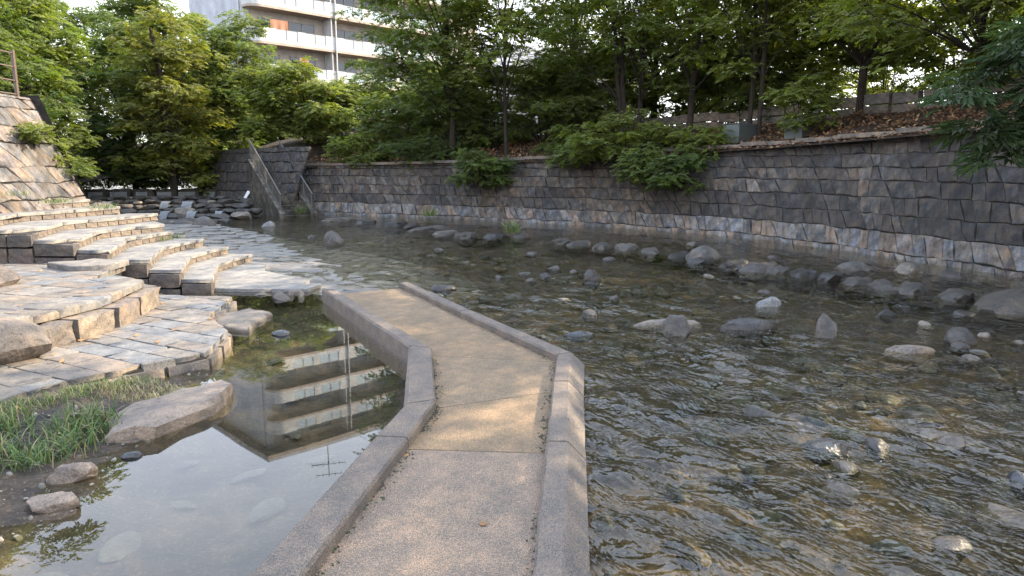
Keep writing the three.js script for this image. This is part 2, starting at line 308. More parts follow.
// the still pool: water inside the path, the terrace and the muddy bank
const poolPoly = [[-0.75, -4.3], [-0.95, -5.9], [-1.7, -7.3], [-2.45, -8.9], [-2.7, -9.75], [-4.5, -9.75], [-4.4, -8], [-3.4, -7], [-4.4, -4.4], [-6, -2.6], [-6, 2.8], [-1.7, 2.8], [-1.2, -1]];
kind(obj('pool_water', sheet(-6, -0.7, 106, -9.8, 2.8, 252, (x, z) => POOL_Y + N2(x * 0.8, z * 1.1) * 0.0001, (x, z) => inPoly(x, z, poolPoly)), poolMat), 'structure');
const shore = [[-2.35, 3], [-2.3, -2.6], [-2.44, -3.1], [-2.23, -3.22], [-2.28, -3.43], [-2.43, -3.78], [-2.45, -4.08], [-2.22, -4.4], [-2.24, -4.7], [-2.5, -5.3], [-2.8, -6], [-3.2, -7], [-3.4, -7.8], [-4.4, -8.6], [-5, -9.8]];
const shoreX = (z) => polyX(shore, z) ?? -2.4;
const poolBedH = (x, z) => {
  const d = shoreX(z) - x + N2(x * 2, z * 2) * 0.05;         // positive on the bank
  const y = d > 0 ? POOL_Y + 0.09 * sstep(0, 0.75, d) + 0.015 * sstep(0.6, 1.6, d) : POOL_Y - 0.13 * sstep(0, 0.5, -d) - 0.05 * sstep(0.5, 1.4, -d);
  return y + N2(x * 1.7 + 5, z * 1.7) * 0.02 + N2(x * 6, z * 6) * 0.012 + N2(x * 19, z * 19) * 0.005 * (d > 0 ? 1.6 : 0.6);
};
kind(obj('soil_bank', sheet(-7, -0.72, 210, -9.8, 3, 400, poolBedH, (x, z) => x < (polyX(KL.inn, z) ?? -0.7) && z > -9.72), M.soil), 'structure', 'muddy bank and silty floor of the still pool');
console.log('setting done');
// ---------------------------------------------------------------- stone retaining walls
const eye = camera.position;
camera.updateMatrixWorld(); camera.updateProjectionMatrix();
const inView = (p, m = 1.05) => { const q = p.clone().project(camera); return Math.abs(q.x) < m && Math.abs(q.y) < m && q.z < 1; };
function makeSurface(plan, sign, batter, H, baseY) {
  const c = new THREE.CatmullRomCurve3(plan.map(([x, z]) => V(x, 0, z)), false, 'centripetal'); c.arcLengthDivisions = 400;
  const len = c.getLength();
  const at = (u) => { const t = clamp(u / len), P = c.getPointAt(t), T = c.getTangentAt(t); return [P, V(T.z * sign, 0, -T.x * sign).normalize()]; };
  const W = (u, v, d) => { const [P, N] = at(u), k = 1 / Math.hypot(1, batter); return P.addScaledVector(N, -batter * v + d * k).setY(baseY + v + d * batter * k); };
  return { W, len, H, at, batter };
}
function stonesOf(S, rnd, rowH, wide, tone, vmax) {           // polygons of one wall in (u, v): wavy courses, slanting joints
  const out = []; let r = 0;
  for (let v = 0; v < vmax;) {
    const h = rowH * (0.75 + rnd() * 0.55), b = (u, k) => k === 0 ? v + (v > 0 ? N2(u * 0.9, r * 5.3) * rowH * 0.09 + N2(u * 3.1, r * 3.3) * rowH * 0.06 : 0) : v + h + N2(u * 0.9, (r + 1) * 5.3) * rowH * 0.09 + N2(u * 3.1, (r + 1) * 3.3) * rowH * 0.06;
    let u = 0, s0 = 0;
    while (u < S.len) {
      const w = wide * (0.55 + rnd() * rnd() * 1.5), s1 = h * (0.4 + rnd() * 0.75), u1 = Math.min(u + w, S.len), g = 0.005, m = (k) => (rnd() - 0.5) * k;
      const P = [];
      const jv = v > 0 ? (rnd() - 0.5) * 0.016 : 0, jt = (rnd() - 0.5) * 0.016, put = (uu, k, dv) => P.push([uu, k < 0.01 ? b(uu, 0) + dv + jv : k > 0.99 ? b(uu, 1) - dv + jt : lerp(b(uu, 0), b(uu, 1), k)]);
      put(u + g - s0 / 2, 0, g); put(lerp(u, u1, 0.5) - s0 / 2, 0, g + rnd() * 0.012); put(u1 - g - s1 / 2, 0, g); put(u1 - g + m(0.06), 0.5, 0);
      put(u1 - g + s1 / 2, 1, g); put(lerp(u, u1, 0.5) + s1 / 2, 1, g + rnd() * 0.012); put(u + g + s0 / 2, 1, g); put(u + g + m(0.06), 0.5, 0);
      const H = S.H(u); for (const p of P) { p[1] = Math.min(p[1], H); p[0] = clamp(p[0], 0, S.len); }
      if (v < H - 0.08) out.push({ P, v: v + h / 2, u: (u + u1) / 2, a: (u1 - u) * h, col: tone((u + u1) / 2, v + h / 2, rnd), seed: rnd() * 50 });
      u = u1; s0 = s1;
    }
    v += h; r++;
  }
  return out;
}
function stoneGeo(S, st, proud = 0.05) {
  const P = st.P, n = P.length, pos = [], uv = [], idx = [], col = []; let cu = 0, cv = 0; P.forEach((p) => { cu += p[0] / n; cv += p[1] / n; });
  const put = (u, v, d) => { const q = S.W(u, v, d); pos.push(q.x, q.y, q.z); uv.push(u + st.seed, v + st.seed * 0.7); col.push(...st.col); };
  for (const [u, v] of P) put(u, v, -0.05);
  for (const [u, v] of P) put(u, v, proud * 0.35);
  const tilt = [N2(st.seed, 1) * 0.06, N2(st.seed, 7) * 0.07];
  const face = (u, v) => proud * (0.75 + N2(u * 3 + st.seed, v * 3) * 0.45) + (u - cu) * tilt[0] + (v - cv) * tilt[1];
  for (const [u, v] of P) { const a = lerp(u, cu, 0.07), b = lerp(v, cv, 0.075); put(a, b, face(a, b)); }
  put(cu, cv, face(cu, cv) + 0.012);
  for (let i = 0; i < n; i++) { const j = (i + 1) % n; idx.push(i, j, i + n, j, j + n, i + n, i + n, j + n, i + 2 * n, j + n, j + 2 * n, i + 2 * n, i + 2 * n, j + 2 * n, 3 * n); }
  outward(pos, idx);
  const g = geoFrom(pos, idx, uv).toNonIndexed();
  const ni = idx.map((k) => k); const c = new Float32Array(ni.length * 3); ni.forEach((k, i) => { c[i * 3] = col[k * 3]; c[i * 3 + 1] = col[k * 3 + 1]; c[i * 3 + 2] = col[k * 3 + 2]; });
  g.setAttribute('color', new THREE.BufferAttribute(c, 3));
  return toCreasedNormals(g, 0.22);
}
function backing(S, n, vmaxFn, depth = -0.03) {
  const pos = [], uv = [], idx = [], rows = 4;
  for (let i = 0; i <= n; i++) for (let k = 0; k <= rows; k++) { const u = S.len * i / n, v = (vmaxFn(u) + 0.6) * k / rows - 0.6, q = S.W(u, v, depth); pos.push(q.x, q.y, q.z); uv.push(u, v); }
  for (let i = 0; i < n; i++) for (let k = 0; k < rows; k++) { const a = i * (rows + 1) + k, b = a + rows + 1; idx.push(a, a + 1, b, b, a + 1, b + 1); }
  return geoFrom(pos, idx, uv);
}
function buildWall(name, label, S, rnd, rowH, wide, tone, vmax, mostParts, proud) {
  const o = tag(group(name), label, 'wall');
  obj('mortar_bed', backing(S, Math.ceil(S.len * 3), S.H, -0.02), M.mortar, o);
  const st = stonesOf(S, rnd, rowH, wide, tone, vmax);
  st.forEach((s) => { const q = S.W(s.u, s.v, 0); s.rank = inView(q) ? s.a / q.distanceToSquared(eye) : 0; });
  st.sort((a, b) => b.rank - a.rank);
  const rest = [];
  st.forEach((s, i) => { const g = stoneGeo(S, s, proud); if (i < mostParts && s.rank > 0) obj('stone', g, M.wallStone, o); else rest.push(g); });
  if (rest.length) kind(obj('stone', mergeGeometries(rest), M.wallStone, o), 'stuff');
  return o;
}
const mixc = (a, b, t) => a.map((x, i) => lerp(x, b[i], t));
// main wall: weathered grey-brown granite, charcoal with old algae in patches, a pale newer course along the foot
const mainH = (u) => lerp(2.78, 2.05, sstep(10, 40, u));
const mainS = makeSurface(wallPlan, 1, 0.5, mainH, -0.3);
const mainTone = (u, v, r) => {
  const k = 0.47 + r() * 0.22, p = r();
  if (v < 0.64) return (p < 0.3 ? [0.62, 0.47, 0.36] : p < 0.6 ? [0.62, 0.55, 0.48] : [0.54, 0.48, 0.43]).map((x) => x * k * 1.2);
  const base = p < 0.25 ? [0.44, 0.33, 0.24] : p < 0.5 ? [0.42, 0.35, 0.28] : p < 0.8 ? [0.37, 0.29, 0.23] : [0.52, 0.44, 0.36];
  const dark = sstep(-0.25, 0.45, N2(u * 0.22 + 3, v * 0.6) + (u < 19 ? 0.5 : u > 27 ? -0.2 : 0.25)) * sstep(3.0, 2.35, v) * 0.8;
  return mixc(base, [0.17, 0.14, 0.12], dark).map((x) => x * k);
};
const mainWall = buildWall('retaining_wall', 'long battered stone retaining wall with charcoal stains and pale foot course', mainS, mul(21), 0.29, 0.4, mainTone, 3.2, 296, 0.02);
{ // thin coping slabs on the wall top
  const r = mul(5); for (let u = 7; u < mainS.len - 0.8;) {
    const w = 0.9 + r() * 0.8, P = [], H = mainH(u);
    const a = mainS.W(u, H + 0.01, 0.09), b = mainS.W(Math.min(u + w - 0.012, mainS.len), mainH(u + w) + 0.01, 0.09), c = mainS.W(Math.min(u + w - 0.012, mainS.len), mainH(u + w) + 0.01, -0.4), d = mainS.W(u, H + 0.01, -0.4);
    obj('coping_stone', slabGeo([[a.x, a.z], [b.x, b.z], [c.x, c.z], [d.x, d.z]], a.y - 0.03, a.y + 0.07, 0.012, 0.006, u), M.rough[(r() * 4) | 0], mainWall); u += w;
  }
}
// wall beyond the stair flight
const farS = makeSurface(farWallPlan, 1, 0.45, (u) => 2.75, -0.25);
buildWall('retaining_wall', 'dark shaded stone wall between the stair flight and the cascade', (() => { farS.len; return farS; })(), mul(23), 0.34, 0.45, (u, v, r) => mainTone(30, 1.2, r), 3.0, 200, 0.05);
// bank behind the walls: slope of leaf litter, then level ground
{
  const plan = [...wallPlan.slice(0, 11), [-8.3, -28.1], [-10.4, -29.1], [-12.6, -30.8], [-15, -33.9], [-18, -40]];
  const S = makeSurface(plan, 1, 0, () => 0, 0), pos = [], uv = [], idx = [], n = 120;
  const prof = [[0.95, -0.05], [1.3, 0.03], [2, 0.22], [3, 0.5], [4.2, 0.85], [6, 1.15], [9, 1.3], [16, 1.4], [40, 1.4], [110, 1.4]], m = prof.length;
  for (let i = 0; i <= n; i++) { const u = S.len * i / n, [P, N] = S.at(u), top = (u < mainS.len - 1 ? mainH(u) : lerp(1.8, 2.5, sstep(mainS.len - 1, mainS.len + 1, u))) - 0.3; for (const [d, y] of prof) { const x = P.x - N.x * d, z = P.z - N.z * d; pos.push(x, top + y + N2(x * 0.9, z * 0.9) * 0.07 * sstep(1, 2, d), z); uv.push(x, z); } }
  for (let i = 0; i < n; i++) for (let k = 0; k < m - 1; k++) { const a = i * m + k, b = a + m; idx.push(a, a + 1, b, b, a + 1, b + 1); }
  kind(obj('bank_terrain', geoFrom(pos, idx, uv), M.bank), 'structure');
  globalThis.bankAt = (u, d) => { const [P, N] = S.at(u), top = (u < mainS.len - 1 ? mainH(u) : 2.2) - 0.3; let y = 0; for (let k = 0; k < m - 1; k++) if (d >= prof[k][0] && d <= prof[k + 1][0]) y = lerp(prof[k][1], prof[k + 1][1], (d - prof[k][0]) / (prof[k + 1][0] - prof[k][0])); const x = P.x - N.x * d, z = P.z - N.z * d; return V(x, top + y + N2(x * 0.9, z * 0.9) * 0.07 * sstep(1, 2, d), z); };
  globalThis.bankY = (x, z) => { let best = 1e9, r = 0, dd = 0; for (let i = 0; i <= 400; i++) { const u = S.len * i / 400, [P] = S.at(u), q = (P.x - x) ** 2 + (P.z - z) ** 2; if (q < best) { best = q; r = u; } } return bankAt(r, Math.max(0.96, Math.sqrt(best))).y; };
}
// left embankment: lit, tan and grey stones
const leftS = makeSurface([[-7.9, -13.4], [-7.9, -4]], 1, 0.45, () => 2.15, 0.75);
const leftTone = (u, v, r) => { const p = r(), k = 0.7 + r() * 0.35; return (p < 0.3 ? [0.4, 0.32, 0.26] : p < 0.6 ? [0.38, 0.34, 0.31] : p < 0.8 ? [0.44, 0.36, 0.32] : [0.3, 0.27, 0.25]).map((x) => x * k); };
const leftWall = buildWall('embankment_wall', 'sunlit tan stone embankment wall above the stone stairway', leftS, mul(25), 0.33, 0.42, leftTone, 2.25, 200, 0.024);
{ const cs = makeSurface([[-12.5, -13.42], [-7.93, -13.42]], 1, 0.02, (u) => clamp((4.6 - u) * 2.8, 0, 2.2), 0.75); // its end, seen edge-on
  obj('mortar_bed', backing(cs, 30, cs.H, -0.02), M.mortar, leftWall); }
kind(obj('embankment_terrain', (() => { const pos = [], uv = [], idx = [], prof = [[-8.8, 2.86], [-9.4, 2.9], [-11, 3.15], [-14, 3.3], [-25, 3.4], [-90, 3.4]], n = 12; for (let i = 0; i <= n; i++) for (const [x, y] of prof) { const z = lerp(-13.4, 20, i / n); pos.push(x, y, z); uv.push(x, z); } for (let i = 0; i < n; i++) for (let k = 0; k < 5; k++) { const a = i * 6 + k; idx.push(a, a + 6, a + 1, a + 1, a + 6, a + 7); } return geoFrom(pos, idx, uv); })(), M.bank), 'structure');
kind(obj('embankment_terrain', sheet(-90, -17.5, 20, -90, -13.2, 30, (x, z) => 1.2 + sstep(-18, -26, x) * 2.2 + N2(x * 0.2, z * 0.2) * 0.3), M.bank), 'structure');
kind(obj('embankment_terrain', sheet(-18.5, -8.2, 30, -21.5, -13.2, 30, (x, z) => -0.45 + sstep(-12, -18, x) * 1.3 + sstep(-8.8, -9.6, x) * sstep(-16, -13.4, z) * 1.2 + N2(x * 0.5, z * 0.5) * 0.08), M.bank), 'structure');
console.log('walls done');
// ---------------------------------------------------------------- stone stairway down to the stream
{
  const o = tag(group('stone_stairway'), 'broad pale stone stairway fanning down to the stream, cut end blocks facing the pool', 'stairs');
  const r = mul(31), N = 10, rise = 0.133, fx = [-2.82, -4.08, -4.5, -4.93, -5.45, -5.9, -6.45, -7.15, -7.7, -8.2];
  // plan line of riser k: nose at the cut end, bend, far end
  const line = (k) => k === 0 ? [[-2.8, -9.5], [-2.72, -9.95], [-3.4, -10.7], [-4.0, -11.3], [-4.3, -12.2]] : [[fx[k], -9.5], [fx[k] - 0.56, -11.05], [fx[k] - (k < 5 ? 0.58 : 0.3), -11.9 - (k > 3 ? 0.25 : 0)], [fx[k] - (k < 5 ? 0.5 : 0.2), k < 6 ? -12.4 : -13.3]];
  for (let k = 0; k < N; k++) {
    const st = group('step', o), y = k * rise, A = line(k), B = k < N - 1 ? line(k + 1) : line(k).map(([x, z]) => [x - 1.3, z]);
    const P = [...A, ...B.map(([x, z]) => [x - 0.12, z]).reverse()];
    // treads: stones laid across
    const th = 0.05;
    for (const q of courses(P, 0.12, 0.62, 1.6, 0.004, r, 0.03)) obj('tread_stone', slabGeo(q, y - th, y + (r() - 0.5) * 0.005, 0.008, 0.004, k), M.treads[(r() * 3) | 0], st);
    obj('core', slabGeo(P.map(([x, z], i) => i < A.length ? [x - 0.07, z - 0.03] : [x, z - 0.03]), -0.55, y - th - 0.002, 0.002, 0), M.mortar, st);
    // riser stones along the nose
    for (let i = 0; i < A.length - 1; i++) {
      const l = Math.hypot(A[i + 1][0] - A[i][0], A[i + 1][1] - A[i][1]), n = Math.max(1, Math.round(l / 0.24)), an = Math.atan2(A[i + 1][0] - A[i][0], A[i + 1][1] - A[i][1]);
      for (let q = 0; q < n; q++) {
        const t = (q + 0.5) / n, x = lerp(A[i][0], A[i + 1][0], t), z = lerp(A[i][1], A[i + 1][1], t), g = obj('riser_stone', blockGeo(0.09, rise + (k === 0 ? 0.1 : 0) - th, l / n - 0.006, k * 40 + q + i * 13, 0.006, 1, 1, 2), M.rough[(r() * 3) | 0], st);
        g.position.set(x - 0.055, y - th - (rise + (k === 0 ? 0.1 : 0) - th) / 2, z); g.rotation.y = an;
      }
    }
    // cut end: blocks facing the pool
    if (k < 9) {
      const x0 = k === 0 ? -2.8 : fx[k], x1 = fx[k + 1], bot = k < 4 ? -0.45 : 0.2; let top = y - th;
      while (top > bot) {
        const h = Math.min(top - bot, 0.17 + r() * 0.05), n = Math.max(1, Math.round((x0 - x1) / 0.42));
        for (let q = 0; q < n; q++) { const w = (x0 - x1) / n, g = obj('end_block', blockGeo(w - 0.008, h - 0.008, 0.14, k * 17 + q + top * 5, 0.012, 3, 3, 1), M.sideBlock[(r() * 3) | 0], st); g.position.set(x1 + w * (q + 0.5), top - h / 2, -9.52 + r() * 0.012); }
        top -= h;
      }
    }
  }
}
// ---------------------------------------------------------------- terraces beside the pool
const wallBlocks = (parent, line, y0, y1, wide, mats, r, amp = 0.025, dep = 0.2, inset = 0.09) => {
  for (let i = 0; i < line.length - 1; i++) {
    const [a, b] = [line[i], line[i + 1]], l = Math.hypot(b[0] - a[0], b[1] - a[1]), n = Math.max(1, Math.round(l / wide)), an = Math.atan2(-(b[1] - a[1]), b[0] - a[0]), nx = -(b[1] - a[1]) / l, nz = (b[0] - a[0]) / l;
    for (let q = 0; q < n; q++) { const t = (q + 0.5) / n, g = obj('riser_block', blockGeo(l / n - 0.012, y1 - y0, dep, r() * 90, amp, 5, 4, 1), mats[(r() * mats.length) | 0], parent); g.position.set(lerp(a[0], b[0], t) + nx * inset, (y0 + y1) / 2, lerp(a[1], b[1], t) + nz * inset); g.rotation.y = an; }
  }
};
{
  const r = mul(41), P = [[-4.02, -8.55], [-3.41, -8.49], [-3.24, -7.5], [-3.2, -7.3], [-2.74, -6.63], [-2.59, -5.79], [-3.04, -5.28], [-3.35, -4.85], [-3.45, -4.37], [-3.8, -3.2], [-6.8, -3.2], [-6.8, -8.6]];
  const o = tag(group('stone_terrace'), 'low flagstone terrace with rough block edge beside the still pool', 'terrace');
  for (const q of courses(P, 0.5, 0.26, 0.4, 0.004, r, 0.06)) obj('flagstone', slabGeo(roughEdge(q, 0.22, 0.006, 3), -0.02, 0.08 + (r() - 0.5) * 0.007, 0.007, 0.005, q[0][0]), M.flags[(r() * 5) | 0], o);
  obj('core', slabGeo(P, -0.5, 0.045, 0.01, 0), M.mortar, o);
  wallBlocks(o, [[-3.41, -8.49], [-3.24, -7.5], [-3.2, -7.3], [-2.74, -6.63], [-2.59, -5.79], [-3.04, -5.28], [-3.45, -4.37]].reverse(), -0.4, 0.03, 0.42, M.rough, r, 0.014, 0.16, -0.03);
}
{
  const r = mul(43), P = [[-4.3, -5.0], [-4.2, -5.72], [-4.06, -6.21], [-3.99, -6.71], [-4.08, -7.28], [-4.2, -7.95], [-4.7, -8.3], [-5.2, -9.4], [-7.6, -9.45], [-7.6, -4.2], [-4.6, -4.2]];
  const o = tag(group('stone_terrace'), 'raised terrace with curved coping of thick slabs over rough blocks', 'terrace');
  const rim = [[-4.6, -4.2], [-4.3, -5.0], [-4.2, -5.72], [-4.06, -6.21], [-3.99, -6.71], [-4.08, -7.28], [-4.2, -7.95], [-4.7, -8.3]];
  const inr = rim.map(([x, z], i) => { const c = [-5.6, -6.3], d = Math.hypot(c[0] - x, c[1] - z); return [x + (c[0] - x) / d * 0.36, z + (c[1] - z) / d * 0.36]; });
  for (let i = 0; i < rim.length - 1; i++) for (let q = 0; q < 2; q++) {
    const f = (A, t) => [lerp(A[i][0], A[i + 1][0], t), lerp(A[i][1], A[i + 1][1], t)], e = 0.01;
    obj('coping_stone', slabGeo(roughEdge([f(rim, q / 2 + e), f(rim, q / 2 + 0.5 - e), f(inr, q / 2 + 0.5 - e), f(inr, q / 2 + e)], 0.14, 0.01, i), 0.285, 0.365 + (r() - 0.5) * 0.012, 0.018, 0.008, i * 3 + q), M.flags[(r() * 5) | 0], o);
  }
  const inner = [...inr, [-5.2, -9.4], [-7.6, -9.45], [-7.6, -4.2]];
  for (const q of courses(inner, 0.3, 0.27, 0.42, 0.004, r, 0.06)) obj('flagstone', slabGeo(roughEdge(q, 0.22, 0.006, 5), 0.27, 0.36 + (r() - 0.5) * 0.007, 0.007, 0.005, q[0][0]), M.flags[[0, 2, 4, 1, 3][(r() * 5) | 0]], o);
  obj('core', slabGeo(P.map(([x, z]) => [x - 0.06, z]), -0.3, 0.26, 0.01, 0), M.mortar, o);
  wallBlocks(o, rim.slice().reverse(), 0.04, 0.285, 0.5, M.rough, r, 0.018, 0.2, -0.07);
  // low slab lying on it by the stair end
  const sl = obj('stepping_slab', slabGeo(roughEdge([[-5.05, -8.8], [-5.5, -8.65], [-6.0, -9.0], [-5.6, -9.38], [-5.1, -9.35]], 0.2, 0.02, 7), 0.35, 0.43, 0.015, 0.01), M.flags[1]);
  tag(sl, 'thin flat slab on the raised terrace against the stair end blocks', 'slab');
}
// ---------------------------------------------------------------- paved ford at the foot of the stairway
{
  const o = kind(group('ford_paving'), 'structure', 'wet stone paving shelving from the stairs into the stream'), r = mul(51);
  const P = [[-2.75, -9.6], [-1.5, -9.3], [-0.4, -10.6], [-0.9, -13], [-3, -15.5], [-6, -18.2], [-9.5, -20.6], [-12.5, -20.2], [-10, -16], [-7.2, -13.4], [-5, -12.3], [-4.2, -11.6], [-3.9, -10.8]];
  const yAt = (x, z) => { const e = (x + 4.2) + (z + 11) * -0.55; return clamp(-0.07 - e * 0.022 - Math.max(0, e - 1.6) * 0.06, -0.38, 0.16) + sstep(-5.6, -9, x) * 0.2 + N2(x * 1.3, z * 1.3) * 0.012; };
  const st = courses(P, 0.62, 0.34, 0.5, 0.008, r, 0.06), rest = []; 
  const wet = [flagMat(0.42, 0.39, 0.35, 0.3), flagMat(0.46, 0.42, 0.37, 0.35), flagMat(0.37, 0.33, 0.29, 0.3), flagMat(0.48, 0.42, 0.36, 0.35)];
  st.forEach((q) => { const cx = q.reduce((a, p) => a + p[0], 0) / q.length, cz = q.reduce((a, p) => a + p[1], 0) / q.length, y = yAt(cx, cz) + (r() - 0.5) * 0.014, g = slabGeo(q, y - 0.3, y, 0.014, 0.008, cx); if (cz > -14) obj('paver', g, wet[(r() * 4) | 0], o); else rest.push(g); });
  kind(obj('paver', mergeGeometries(rest), wet[1], o), 'stuff');
}
console.log('stairs done');
// ---------------------------------------------------------------- stones in and along the stream
function rock(name, label, grp, x, y, z, sx, sy, sz, mat, seed, turn = 0, opt = {}) {
  const o = obj(name, rockGeo(seed, sx, sy, sz, opt), mat); o.position.set(x, y, z); o.rotation.y = turn; return tag(o, label, name.includes('boulder') ? 'boulder' : 'rock', grp);
}
const R = M.rocks;
{ // line of boulders in front of the wall foot
  const r = mul(61), line = [[-5.9, -24.2], [-4.8, -23.2], [-3.69, -22.2], [-3.0, -21.2], [-2.33, -20.1], [-1.75, -19.1], [-1.17, -18.3], [-0.44, -18.25], [0.2, -18.2], [1.14, -16.8], [1.6, -16.3], [2.05, -15.9], [2.55, -15.5], [2.95, -14.8], [3.35, -14.1], [3.55, -13.2], [4.02, -12.6], [4.3, -12.2], [4.6, -11.95], [4.8, -11.5], [5.1, -11.2], [5.35, -10.8], [5.52, -10.3], [5.75, -9.95], [6.05, -9.45]];
  line.forEach(([x, z], i) => { const s = 0.24 + r() * 0.12; rock('boulder', 'rounded grey boulder in the line along the wall foot', 'boulders lining the wall foot', x, -0.19 + r() * 0.04, z, s * (1.4 + r() * 0.9), s * 0.66, s * 0.9, R[[0, 0, 2, 2, 1, 0][(r() * 6) | 0]], 100 + i, 0.75 + r() * 0.5, { round: 0.5, cuts: 9, top: 0.7, rough: 0.09 }); });
  rock('boulder', 'broad dark boulder with a grass tuft at the end of the boulder line', null, 6.5, -0.16, -8.75, 0.78, 0.3, 0.5, R[0], 140, 0.4, { round: 0.8, cuts: 5 });
  rock('boulder', 'large light grey boulder rising above the line by the wall foot', null, 3.75, -0.12, -13.7, 0.34, 0.26, 0.28, R[1], 141, 0.2, { round: 0.8, cuts: 5 });
  [[6.05, -12.3, 0.36, 1], [6.75, -11.9, 0.4, 3], [7.1, -11.35, 0.3, 0], [5.2, -13.9, 0.2, 0], [4.2, -16.3, 0.25, 1]].forEach(([x, z, s, m], i) => rock('boulder', 'flat-topped stone in the slack water under the wall', 'stones in the slack water under the wall', x, -0.16, z, s, s * 0.5, s * 0.6, R[m], 150 + i, i, { cuts: 6 }));
  // grass tuft beside the end boulder
}
rock('river_rock', 'pale grey triangular rock standing in the stream beside a long dark stone', null, 1.75, -0.1, -7.3, 0.19, 0.22, 0.15, R[1], 201, 0.4, { cuts: 9, round: 0.1 });
rock('river_rock', 'pale pointed rock like a shark fin in open stream', null, 3.28, -0.12, -7.2, 0.17, 0.27, 0.12, R[1], 202, 0.2, { cuts: 9, round: 0.2 });
rock('river_rock', 'blocky white rock in midstream', null, 3.28, -0.12, -8.85, 0.17, 0.16, 0.14, R[4], 203, 0.5, { cuts: 8, round: 0.1 });
rock('river_rock', 'long low dark stone lying across the current', null, 2.6, -0.13, -7.6, 0.33, 0.12, 0.15, R[2], 204, 0.1, { cuts: 4, round: 0.9 });
rock('river_rock', 'slim brown stone ridge just breaking the water behind the triangular rock', null, 1.75, -0.14, -7.75, 0.42, 0.09, 0.07, R[3], 205, 0.08, { cuts: 4, round: 0.8 });
rock('river_rock', 'wedge of tan stone with flat sunlit top', null, 3.8, -0.13, -6.55, 0.24, 0.11, 0.12, M.rough[2], 206, -0.15, { cuts: 8, round: 0.2, top: 0.6 });
rock('river_rock', 'grey slab-like rock tilted beside small pale cobbles', null, 4.55, -0.12, -7.0, 0.25, 0.14, 0.17, R[0], 207, 0.5, { cuts: 8, round: 0.2 });
rock('river_rock', 'dark cube-like rock upstream of the path bend', null, 1.25, -0.1, -10.95, 0.17, 0.17, 0.15, R[0], 208, 0.2, { cuts: 9, round: 0.1 });
rock('river_rock', 'upright grey rock in the calm reach by the paved ford', null, -4.1, -0.08, -16.2, 0.28, 0.3, 0.22, R[1], 209, 0.3, { cuts: 8, round: 0.3 });
rock('river_rock', 'small white rock in the dark pool below the cascade', null, -7.45, -0.1, -21.6, 0.2, 0.17, 0.15, R[4], 210, 0.3, { cuts: 8 });
rock('river_rock', 'flat dark rock off the end of the kerb', null, -1.0, -0.12, -10.1, 0.2, 0.1, 0.12, R[2], 211, 0.3, { cuts: 6, round: 0.6 });
rock('river_rock', 'dark flat stone close to the kerb corner', null, 0.72, -0.13, -7.25, 0.17, 0.06, 0.1, M.darkRock, 212, 0.1, { cuts: 5, round: 0.6 });
[[0.92, -8.35, 0.11, 0.1, 0], [1.38, -9.35, 0.09, 0.09, 2], [0.7, -9.3, 0.1, 0.06, 3], [0.07, -10.45, 0.14, 0.1, 4], [0.3, -10.9, 0.12, 0.07, 0], [0.55, -11.4, 0.15, 0.09, 2], [0.2, -11.7, 0.13, 0.07, 0], [0.85, -11.6, 0.12, 0.08, 1], [-0.2, -11.3, 0.12, 0.06, 2], [0.75, -12.3, 0.18, 0.1, 0], [1.05, -11.9, 0.1, 0.06, 4], [2.7, -10.8, 0.1, 0.08, 3], [3.2, -11.4, 0.12, 0.06, 3], [4.5, -8.3, 0.14, 0.11, 2], [4.65, -7.75, 0.1, 0.08, 3], [4.85, -7.7, 0.1, 0.07, 3], [5.45, -8.3, 0.16, 0.11, 2], [4.24, -6.3, 0.13, 0.06, 4], [4.45, -6.5, 0.11, 0.06, 4], [4.8, -6.55, 0.08, 0.1, 3], [4.4, -6.75, 0.13, 0.09, 0], [5.1, -6.9, 0.1, 0.05, 4], [4.95, -7.2, 0.09, 0.06, 3],
  [-6.3, -20.6, 0.3, 0.12, 2], [-5.2, -18.3, 0.18, 0.08, 0], [-2.8, -17.3, 0.16, 0.07, 4], [-1.6, -15.2, 0.15, 0.08, 0], [-3.2, -14.3, 0.14, 0.06, 0], [1.9, -13.6, 0.18, 0.08, 0], [2.4, -12.2, 0.13, 0.07, 2], [0.4, -14.5, 0.2, 0.09, 0], [-0.6, -16.4, 0.25, 0.1, 1], [3.6, -9.9, 0.12, 0.06, 0], [2.2, -9.2, 0.1, 0.05, 0]]
  .filter((_, i) => i < 23 ? i % 4 !== 3 : i % 2 === 0).forEach(([x, z, s, h, m], i) => rock('river_rock', 'small loose stone breaking the surface of the stream', 'small stones in the stream', x, RIVER_Y - h * 0.3, z, s, h * 0.9, s * 0.75, R[m === 4 ? 1 : m], 230 + i, i * 1.3, { detail: 2, cuts: 11, round: 0.1 }));
[[1.98, -4.18, 0.16, 0.085, M.darkRock], [1.97, -3.93, 0.13, 0.06, M.wetRock], [2.3, -4.22, 0.11, 0.075, R[2]], [1.78, -3.6, 0.11, 0.07, M.wetRock], [2.85, -4.3, 0.14, 0.075, M.wetRock], [2.85, -3.72, 0.1, 0.08, M.darkRock], [1.8, -4.85, 0.16, 0.06, R[0]], [2.9, -4.75, 0.15, 0.05, M.wetRock], [2.05, -3.05, 0.13, 0.05, M.wetRock], [2.5, -3.3, 0.2, 0.045, M.wetRock]]
  .forEach(([x, z, s, h, m], i) => rock('river_rock', 'wet brown stone awash in the shallow riffle', 'stones awash in the riffle', x, RIVER_Y - 0.03, z, s, h, s * 0.7, m, 270 + i, i * 0.9, { detail: 2, cuts: 8, round: 0.2 }));
